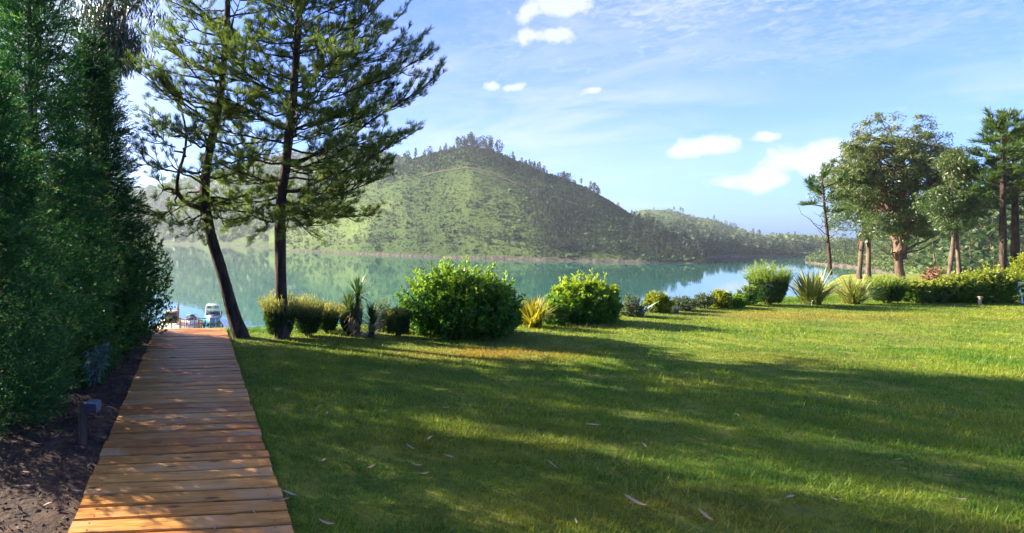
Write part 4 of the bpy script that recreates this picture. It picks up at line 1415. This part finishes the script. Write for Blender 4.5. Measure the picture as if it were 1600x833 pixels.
V, F = leaves(np.array(P_), np.array(D_), .085 * rng.uniform(.6, 1.1, len(P_)), .009)
mesh_np('foliage', V, F, 'blue_sapling_leaves', root, rng.random(len(F)), np.zeros(len(F)))

# ground cover creeping out of the hedge
n = 9000
a_ = rng.uniform(-.2, 6.6, n); s_ = -B_W / 2 - .22 - np.abs(rng.normal(size=n)) * .28 - np.interp(a_, [-.2, 1.5, 3, 6.6], [.75, .60, .32, .10])
keep = fbm(a_ * 2.5, s_ * 2.5, 3, 21) > .40
a_, s_ = a_[keep], s_[keep]; n = len(a_)
P_ = B0 + BD * a_[:, None] + BS * s_[:, None]
P_[:, 2] = np.array([soil_z(p, q) for p, q in zip(a_, s_)]) + rng.random(n) * .12 * np.clip((-s_ - .7) * 2, .15, 1)
V, F = leaves(P_, rand_dirs(n) + np.array([0, 0, .5]), .032 * rng.uniform(.6, 1.4, n), .017)
tag(mesh_np('ground_cover', V, F, 'privet_leaves', None, rng.random(n), np.zeros(n)), 'small leaved green plants creeping over the soil', 'ground cover', kind='stuff')

# ------------------------------------------------------------------ post light, bollards, stake, white frame
x, y = ground_at(130, 699)
root = thing('post_light', 'short dark wooden post with a blue grey lamp box beside the boardwalk', 'garden light', (x, y, .0))
V, F = tube([(x, y, -.08), (x - .002, y, .1), (x - .004, y, .25), (x - .006, y, .335)], [.036, .033, .032, .031], 9, .03)
mesh_np('post', V, F, 'weathered_post', root)
hd = bevel_box('lamp_head', (.10, .09, .078), 'lamp_metal', root, (.068, .02, .305), .006, (0, 0, R(-6)))
bevel_box('lens', (.088, .008, .064), 'lamp_glass', hd, (-.002, -.0475, -.002), .002)
V, F = box(x + .01, x + .03, y - .01, y + .05, .285, .325)
mesh_np('bracket', V, F, 'lamp_metal', root)
for (px, D, top, lab) in ((318, 11.6, 510, 'lower black path bollard at the far end of the boardwalk'), (347, 11.0, 507, 'taller black path bollard beside the far end of the boardwalk')):
    x = pt(px, D); z = float(gz(x, D)); zt = wz(top, D)
    root = thing('path_bollard', lab, 'bollard', (x, D, z))
    V, F = tube([(x, D, z - .1), (x, D, zt - .03), (x, D, zt - .025)], [.016, .016, .013], 10)
    mesh_np('post', V, F, 'black_metal', root)
    V, F = tube([(x, D, zt - .025), (x, D, zt - .005), (x, D, zt)], [.021, .021, .012], 10)
    mesh_np('cap', V, F, 'black_metal', root)
x, y, z, h, rx, ry = spot(1531, 472.5, 460, 5)
y -= .5; x = pt(1531, y); z = float(gz(x, y))
root = thing('wooden_stake', 'short pale wooden stake with a flat cap before the hedge', 'stake', (x, y, z))
V, F = tube([(x, y, z - .1), (x, y, z + h * .5), (x, y, z + h * .9)], [.03, .029, .027], 8, .03); mesh_np('post', V, F, 'stake_wood', root)
bevel_box('cap', (.085, .07, .02), 'stake_wood', root, (0, 0, h * .9 + .012), .004)
D = 13.6
zg = float(gz(pt(1598, D), D))
root = thing('garden_frame', 'white tubular metal frame leaning over the lawn beside the hedge', 'frame', (pt(1597, D), D, zg))
A_ = np.array(Q(1590.5, 441.5, D)); Bm = np.array([pt(1598, D), D, zg - .03])
V, F = tube(np.array([Bm, (A_ + Bm) / 2, A_]), .019, 8); mesh_np('leg', V, F, 'white_tube', root, smooth=True)
A2 = A_ + np.array([1.3, .25, -.06]); B2 = Bm + np.array([1.35, .25, 0])
V, F = tube(np.array([B2, (A2 + B2) / 2, A2]), .019, 8); mesh_np('leg', V, F, 'white_tube', root, smooth=True)
V, F = tube(curve(A_, A2, -.01, 6), .019, 8); mesh_np('top_bar', V, F, 'white_tube', root, smooth=True)
V, F = tube(curve(np.array(Q(1585.5, 452, D)), np.array(Q(1608, 455, D)), .05, 8), .012, 7); mesh_np('brace', V, F, 'white_tube', root, smooth=True)

# ------------------------------------------------------------------ dock, boats
WZ = WATER_Z
dk = thing('floating_dock', 'pale floating dock with wooden decking at the foot of the walkway', 'dock', (-9.5, 76, WZ))
nb = 0
for k in range(26):
    yy = 71.2 + k * .32
    V, F = box(-12.9, -6.9, yy, yy + .30, WZ + .42, WZ + .47)
    mesh_np('deck_board', V, F, 'dock_boards', dk)
for xx in (-12.6, -9.9, -7.4):
    V, F = box(xx, xx + .5, 71.3, 79.4, WZ - .3, WZ + .418)
    mesh_np('float', V, F, 'weathered_post', dk)
# gangway down the bank to the dock
gw = thing('gangway', 'brown timber gangway with handrails leading down to the dock', 'gangway', (-8.2, 62, WZ))
zt, zb = wz(513, 61.5), WZ + .5
for k in range(24):
    f = k / 23; yy = 61.5 + f * 9.6; zz = zt + (zb - zt) * f
    V, F = box(-8.15, -6.55, yy, yy + .34, zz - .05, zz)
    mesh_np('tread', V, F, 'rail_wood', gw)
for xs in (-8.15, -6.6):
    for k in range(6):
        f = k / 5; yy = 61.5 + f * 9.6; zz = zt + (zb - zt) * f
        V, F = tube([(xs, yy, zz - 2.5), (xs, yy, zz + .5), (xs, yy, zz + 1.05)], .06, 6); mesh_np('post', V, F, 'rail_wood', gw)
    V, F = tube([(xs, 61.5, zt + 1.0), (xs, 66.3, (zt + zb) / 2 + 1.0), (xs, 71.1, zb + 1.0)], .05, 6); mesh_np('handrail', V, F, 'rail_wood', gw)
rl = thing('landing_railing', 'brown post and rail fence along the landing above the dock', 'railing', (-7.5, 61.3, wz(513, 61.3)))
zt = wz(513, 61.3)
for px in (255, 268, 282, 310, 328, 338):
    x = pt(px, 61.3)
    V, F = tube([(x, 61.3, zt - 3.5), (x, 61.3, zt + .4), (x, 61.3, zt + 1.15)], .065, 6); mesh_np('post', V, F, 'rail_wood', rl)
for (p0, p1) in ((253, 282), (310, 339)):
    for hh in (1.05, .55):
        V, F = tube([(pt(p0, 61.3), 61.22, zt + hh), (pt((p0 + p1) / 2, 61.3), 61.22, zt + hh), (pt(p1, 61.3), 61.22, zt + hh)], .045, 6); mesh_np('rail', V, F, 'rail_wood', rl)
# dark cabana
x0, x1, yy = pt(258, 75), pt(277, 75), 75.0
cb = thing('cabana', 'dark screened cabana box standing on the dock', 'cabana', ((x0 + x1) / 2, yy, WZ + .47))
for xx in (x0, x1):
    for y2 in (yy, yy + 1.6):
        V, F = box(xx - .05, xx + .05, y2 - .05, y2 + .05, WZ + .47, WZ + 1.95); mesh_np('post', V, F, 'canvas', cb)
V, F = box(x0 + .052, x1 - .052, yy - .03, yy + .01, WZ + .60, WZ + 1.86); mesh_np('screen', V, F, 'dark_screen', cb)
V, F = box(x0 + .052, x1 - .052, yy + 1.56, yy + 1.60, WZ + .60, WZ + 1.86); mesh_np('screen', V, F, 'dark_screen', cb)
V, F = box(x0 - .1, x1 + .1, yy - .1, yy + 1.7, WZ + 1.952, WZ + 2.02); mesh_np('roof', V, F, 'canvas', cb)
# closed parasol
x, y = pt(278, 77), 77.0
pr = thing('closed_parasol', 'closed tan parasol standing on the dock behind the cabana', 'parasol', (x, y, WZ + .47))
V, F = tube([(x, y, WZ + .47), (x, y, WZ + 2), (x, y, WZ + 3.2)], .03, 6); mesh_np('pole', V, F, 'stake_wood', pr)
zc = wz(486, y); zp = wz(471, y)
V, F = tube([(x, y, zc), (x, y, zc + .15), (x, y, (zc + zp) / 2), (x, y, zp)], [.16, .22, .14, .02], 10, .06); mesh_np('canopy', V, F, 'canvas', pr)
V, F = tube([(x, y, WZ + .472), (x, y, WZ + .56)], [.3, .25], 10); mesh_np('base', V, F, 'weathered_post', pr)


def hull(parent, x, y0, y1, half, zb, zt, mat, name, flare=.8):
    """boat hull: bow towards the viewer (smaller y)"""
    st = np.linspace(0, 1, 9)
    w_ = half * np.interp(st, [0, .12, .3, .6, 1], [.10, .5, .85, 1, .95])
    V = []
    for s, ww in zip(st, w_):
        yy = y0 + (y1 - y0) * s
        lift = (1 - s) ** 3 * .25
        V += [(x - ww * flare * .6, yy + .1, zb), (x - ww, yy, zt + lift), (x + ww, yy, zt + lift), (x + ww * flare * .6, yy + .1, zb)]
    F = []
    for i in range(8):
        b = i * 4
        for a, c in ((0, 1), (1, 2), (2, 3), (3, 0)):
            F.append((b + a, b + c, b + 4 + c, b + 4 + a))
    F += [(0, 3, 2, 1), (32, 33, 34, 35)]
    return mesh_np(name, np.array(V), np.array(F), mat, parent)


xb, yb = pt(331.5, 78), 76.5
bt = thing('motorboat', 'turquoise and white motorboat with a wakeboard tower moored at the dock', 'motorboat', (xb, yb, WZ))
hull(bt, xb, yb, yb + 6, 1.22, WZ - .2, WZ + .72, 'turquoise_gelcoat', 'hull')
hull(bt, xb, yb + .25, yb + 5.9, 1.16, WZ + .735, WZ + .95, 'white_gelcoat', 'deck', .98)
V, F = box(xb - .55, xb + .55, yb + .9, yb + 2.0, WZ + 1.2, WZ + 1.24); mesh_np('bow_cushion', V, F, 'navy_vinyl', bt)
V = np.array([(xb - 1.05, yb + 2.5, WZ + .96), (xb + 1.05, yb + 2.5, WZ + .96), (xb + .85, yb + 3.0, WZ + 1.55), (xb - .85, yb + 3.0, WZ + 1.55),
              (xb - 1.05, yb + 2.55, WZ + .96), (xb + 1.05, yb + 2.55, WZ + .96), (xb + .85, yb + 3.05, WZ + 1.55), (xb - .85, yb + 3.05, WZ + 1.55)])
F = np.array([(0, 1, 2, 3), (7, 6, 5, 4), (0, 4, 5, 1), (3, 2, 6, 7), (0, 3, 7, 4), (1, 5, 6, 2)])
mesh_np('windscreen', V, F, 'smoked_glass', bt)
arch = spline([(xb - 1.08, yb + 3.4, WZ + .95), (xb - 1.0, yb + 3.2, WZ + 1.9), (xb - .8, yb + 3.1, WZ + 2.45), (xb, yb + 3.1, WZ + 2.58), (xb + .8, yb + 3.1, WZ + 2.45), (xb + 1.0, yb + 3.2, WZ + 1.9), (xb + 1.08, yb + 3.4, WZ + .95)], 20)
V, F = tube(arch, .07, 7); mesh_np('tower', V, F, 'white_gelcoat', bt, smooth=True)
V, F = tube([(xb - .9, yb + 3.15, WZ + 1.75), (xb, yb + 3.1, WZ + 1.78), (xb + .9, yb + 3.15, WZ + 1.75)], .05, 7); mesh_np('cross_bar', V, F, 'white_gelcoat', bt)
V, F = box(xb - .85, xb + .85, yb + 3.2, yb + 4.4, WZ + 2.30, WZ + 2.34); mesh_np('sunshade', V, F, 'white_gelcoat', bt)
for dx in (-.62, -.35, .35, .62):
    V, F = tube([(xb + dx, yb + 2.85, WZ + 2.12), (xb + dx, yb + 3.05, WZ + 2.12), (xb + dx, yb + 3.2, WZ + 2.12)], [.12, .13, .08], 10); mesh_np('speaker', V, F, 'black_metal', bt)
for dx in (-.9, .9):
    V, F = box(xb + dx - .28, xb + dx + .28, yb + 3.9, yb + 4.6, WZ + .955, WZ + 1.35); mesh_np('seat', V, F, 'navy_vinyl', bt)
xs, ys = pt(299, 75), 73.2
b2 = thing('small_boat', 'small white boat with a dark blue cover standing on the dock', 'boat', (xs, ys, WZ + .47))
hull(b2, xs, ys, ys + 3.4, .82, WZ + .475, WZ + 1.02, 'white_gelcoat', 'hull')
V, F = box(xs - .62, xs + .62, ys + .9, ys + 2.6, WZ + 1.03, WZ + 1.35); mesh_np('cover', V, F, 'navy_vinyl', b2)
V, F = tube([(xs - .72, ys + 2.6, WZ + 1.0), (xs - .66, ys + 2.6, WZ + 1.55), (xs, ys + 2.6, WZ + 1.62), (xs + .66, ys + 2.6, WZ + 1.55), (xs + .72, ys + 2.6, WZ + 1.0)], .05, 6); mesh_np('rail_arch', V, F, 'white_gelcoat', b2)
V, F = box(xs - .3, xs + .3, ys + 2.7, ys + 3.2, WZ + 1.03, WZ + 1.5); mesh_np('motor', V, F, 'black_metal', b2)

# ------------------------------------------------------------------ grass


def lawn_blades():
    def region(n, y0, y1, xa, xb_):
        y = rng.uniform(y0, y1, n); x = rng.uniform(xa, xb_, n)
        return x, y
    xs_, ys_, hs, ws = [], [], [], []
    for (n, y0, y1, hh, ww) in ((230000, 2.3, 5.0, .032, .0052), (210000, 5.0, 8.2, .031, .0072), (200000, 8.2, 15.5, .030, .0105)):
        x, y = region(int(n * 1.25), y0, y1, -1.5, 1.36 * y1 + 3.4)
        k = (x < 1.36 * y + 3.2) & (y < edge_y(x) + .9)
        x, y = x[k], y[k]
        a, s = walk_coords(x, y)
        k = (s > B_W / 2 + .012) | ((a > 6.95) & (s > -1.0) & (s < -B_W / 2))
        k &= fbm(x * 4.2, y * 4.2, 4, 31) + rng.random(len(x)) * .28 > .44
        x, y = x[k], y[k]
        xs_.append(x); ys_.append(y); hs.append(np.full(len(x), hh)); ws.append(np.full(len(x), ww))
    # taller clumps and weeds standing out of the mown sward
    nc = 2600
    cy_ = 2.4 + 9.5 * rng.random(nc) ** 1.5; cx_ = rng.uniform(-.6, 1.0, nc) * (1.36 * cy_ + 2)
    rep_ = 26
    x = np.repeat(cx_, rep_) + rng.normal(size=nc * rep_) * np.repeat(rng.uniform(.015, .06, nc), rep_); y = np.repeat(cy_, rep_) + rng.normal(size=nc * rep_) * .035
    a, s = walk_coords(x, y); k = (s > B_W / 2 + .012) & (y < edge_y(x) + .4)
    xs_.append(x[k]); ys_.append(y[k]); hs.append(np.repeat(rng.uniform(.035, .065, nc), rep_)[k]); ws.append(np.full(k.sum(), .006))
    # long unmown grass at the foot of the shrubs and creeping over the walk's edge
    ne = 16000
    x = rng.uniform(-.6, 19, ne); y = edge_y(x) + rng.normal(size=ne) * .16 - .1
    xs_.append(x); ys_.append(y); hs.append(np.full(ne, .07)); ws.append(np.full(ne, .008))
    x = np.concatenate(xs_); y = np.concatenate(ys_); h = np.concatenate(hs); w_ = np.concatenate(ws)
    n = len(x)
    big = fbm(x * .8, y * .8, 3, 41)
    h = h * rng.uniform(.5, 1.5, n) * np.interp(big, [.25, .65], [.7, 1.25])
    z = gz(x, y)
    az = rng.uniform(0, 2 * np.pi, n); lean = rng.uniform(.25, 2.0, n)
    d = np.stack([np.cos(az) * lean, np.sin(az) * lean, np.ones(n)], -1)
    P = np.stack([x, y, z - .004], -1)
    tip = P + unit(d) * (h * 1.35)[:, None]
    sd = np.stack([-np.sin(az), np.cos(az), np.zeros(n)], -1) * (w_ * .5)[:, None]
    V = np.stack([P - sd, P + sd, tip], 1).reshape(-1, 3)
    F = np.arange(3 * n).reshape(n, 3)
    dry = np.clip((fbm(x * .55 + 3, y * .9 + 8, 3, 51) - .54) * 1.6, 0, .25)
    for (px, py, rx, ry, am) in ((760, 552, 1.3, .5, .8), (1260, 494, 2.2, .8, .8), (680, 700, .8, .35, .22), (1230, 560, 1.2, .6, .3), (880, 700, .7, .4, .22)):
        gx_, gy_ = ground_at(px, py)
        dry = np.maximum(dry, am * np.exp(-((x - gx_) / rx) ** 2 - ((y - gy_) / ry) ** 2))
    tone = np.clip(dry * rng.uniform(.4, 1.5, n), 0, 1)
    o = mesh_np('grass', V, F, 'grass_blades', None, np.clip(rng.random(n) * .75 + (big - .45) * 1.0 + .1, 0, 1), tone)
    tag(o, 'short mown lawn grass with dry brownish patches', 'grass', kind='stuff')


lawn_blades()

# ------------------------------------------------------------------ fallen leaves and litter
leaf_meshes = []
for k in range(5):
    L = 1.0; bend = random.uniform(.3, 1.1); n = 8
    V = []
    for i in range(n + 1):
        t = i / n; wd = .115 * math.sin(math.pi * min(t * .96 + .02, 1)) ** .8
        cxx = (t - .5); cyy = .22 * bend * (t - .5) ** 2 * 4 * .5; czz = .10 * math.sin(t * 3 + k) + .06 + .16 * bend * (t - .5) ** 2
        V += [(cxx, cyy - wd, czz + .035), (cxx, cyy, czz), (cxx, cyy + wd, czz + .035)]
    F = []
    for i in range(n):
        b = i * 3
        F += [(b, b + 3, b + 4, b + 1), (b + 1, b + 4, b + 5, b + 2)]
    oo = mesh_np('fallen_leaf', np.array(V), np.array(F), 'dry_leaf', smooth=True)
    leaf_meshes.append(oo.data); bpy.data.objects.remove(oo)


def fallen(px, py, size, rot, label, group, zoff=.036):
    x, y = ground_at(px, py)
    o = bpy.data.objects.new('fallen_leaf', random.choice(leaf_meshes))
    COL.objects.link(o)
    z = float(gz(x, y)) + zoff
    if zoff > .05:                                     # on the raised walk
        D = (EYE - .036) * FPX / (py - HY); x, y, z = pt(px, D), D, .036
    elif zoff < 0:                                       # on the soil
        a, s = walk_coords(x, y); z = soil_z(float(a), float(s)) + .012
    L = size / FPX * y * 1.05
    o.location = (x, y, z)
    o.scale = (L * 1.15, L * 1.15, L)
    o.rotation_euler = (random.uniform(-.3, .3), random.uniform(-.3, .3), R(rot))
    tag(o, label, 'leaf', group)


for (px, py, sz, ro) in ((928, 674, 16, -30), (885, 693, 13, 70), (702, 724, 16, -25), (662, 749, 18, 20), (651, 735, 14, -15), (641, 707, 12, -35), (862, 738, 18, -55), (672, 694, 13, 40), (452, 782, 20, -5),
                         (504, 727, 13, 30), (478, 720, 14, 45), (512, 653, 13, 75), (538, 637, 10, -20), (992, 797, 26, -50), (1096, 695, 16, -50), (1008, 706, 12, 80), (1152, 657, 12, 70), (1048, 600, 9, -30),
                         (1330, 696, 13, -60), (1236, 791, 18, 20), (1304, 793, 12, 70), (1482, 781, 14, -25), (1500, 791, 16, -15), (1490, 757, 22, 0), (1102, 820, 20, -75), (1400, 727, 14, -10), (1515, 667, 10, 10),
                         (1485, 586, 10, 10), (1430, 581, 9, 0), (1314, 594, 10, 20), (979, 735, 14, -45), (900, 827, 12, 70), (510, 827, 22, -15), (446, 791, 14, 20), (498, 642, 11, -10), (580, 738, 13, -5), (740, 640, 10, 5),
                         (779, 621, 8, 10), (815, 601, 8, -20), (849, 562, 7, 20), (984, 599, 8, 10), (886, 594, 7, 40), (1031, 579, 7, -15), (600, 545, 6, 40), (416, 612, 13, -5), (433, 614, 12, 10), (697, 644, 10, 0)):
    fallen(px, py, sz, ro, 'dry curled tan eucalyptus leaf lying in the lawn grass', 'fallen leaves on the lawn')
for (px, py, sz, ro) in ((296, 713, 10, -15), (336, 825, 12, 80), (385, 778, 7, 70), (434, 777, 7, 85), (395, 798, 12, -45), (374, 647, 9, 60), (303, 540, 6, 60), (222, 822, 6, 10)):
    fallen(px, py, sz, ro, 'small pale dry leaf lying on the boardwalk planks', 'fallen leaves on the boardwalk', .08)
for (px, py, sz, ro) in ((88, 689, 16, 35), (42, 771, 20, 40), (40, 750, 18, -15), (139, 733, 12, 85), (122, 775, 14, 5), (172, 644, 12, 5), (75, 800, 14, 20), (20, 705, 14, -30)):
    fallen(px, py, sz, ro, 'tan dry leaf lying on the dark soil under the hedge', 'fallen leaves on the soil', -1)

n = 9000
a_ = rng.uniform(-2, 6.8, n); s_ = -B_W / 2 - .03 - rng.random(n) * 2.2
P_ = B0 + BD * a_[:, None] + BS * s_[:, None]
P_[:, 2] = np.array([soil_z(p, q) for p, q in zip(a_, s_)]) + .004
D_ = rand_dirs(n); D_[:, 2] *= .35
V, F = leaves(P_, D_, .038 * rng.uniform(.3, 1.5, n), .011 * rng.uniform(.6, 1.8, n))
tag(mesh_np('bark_litter', V, F, 'litter', None, rng.random(n), np.zeros(n)), 'bark chips and leaf litter strewn over the soil', 'litter', kind='stuff')
for o in scene.objects:                                # drop the builder's bookkeeping
    if '_o' in o:
        del o['_o']
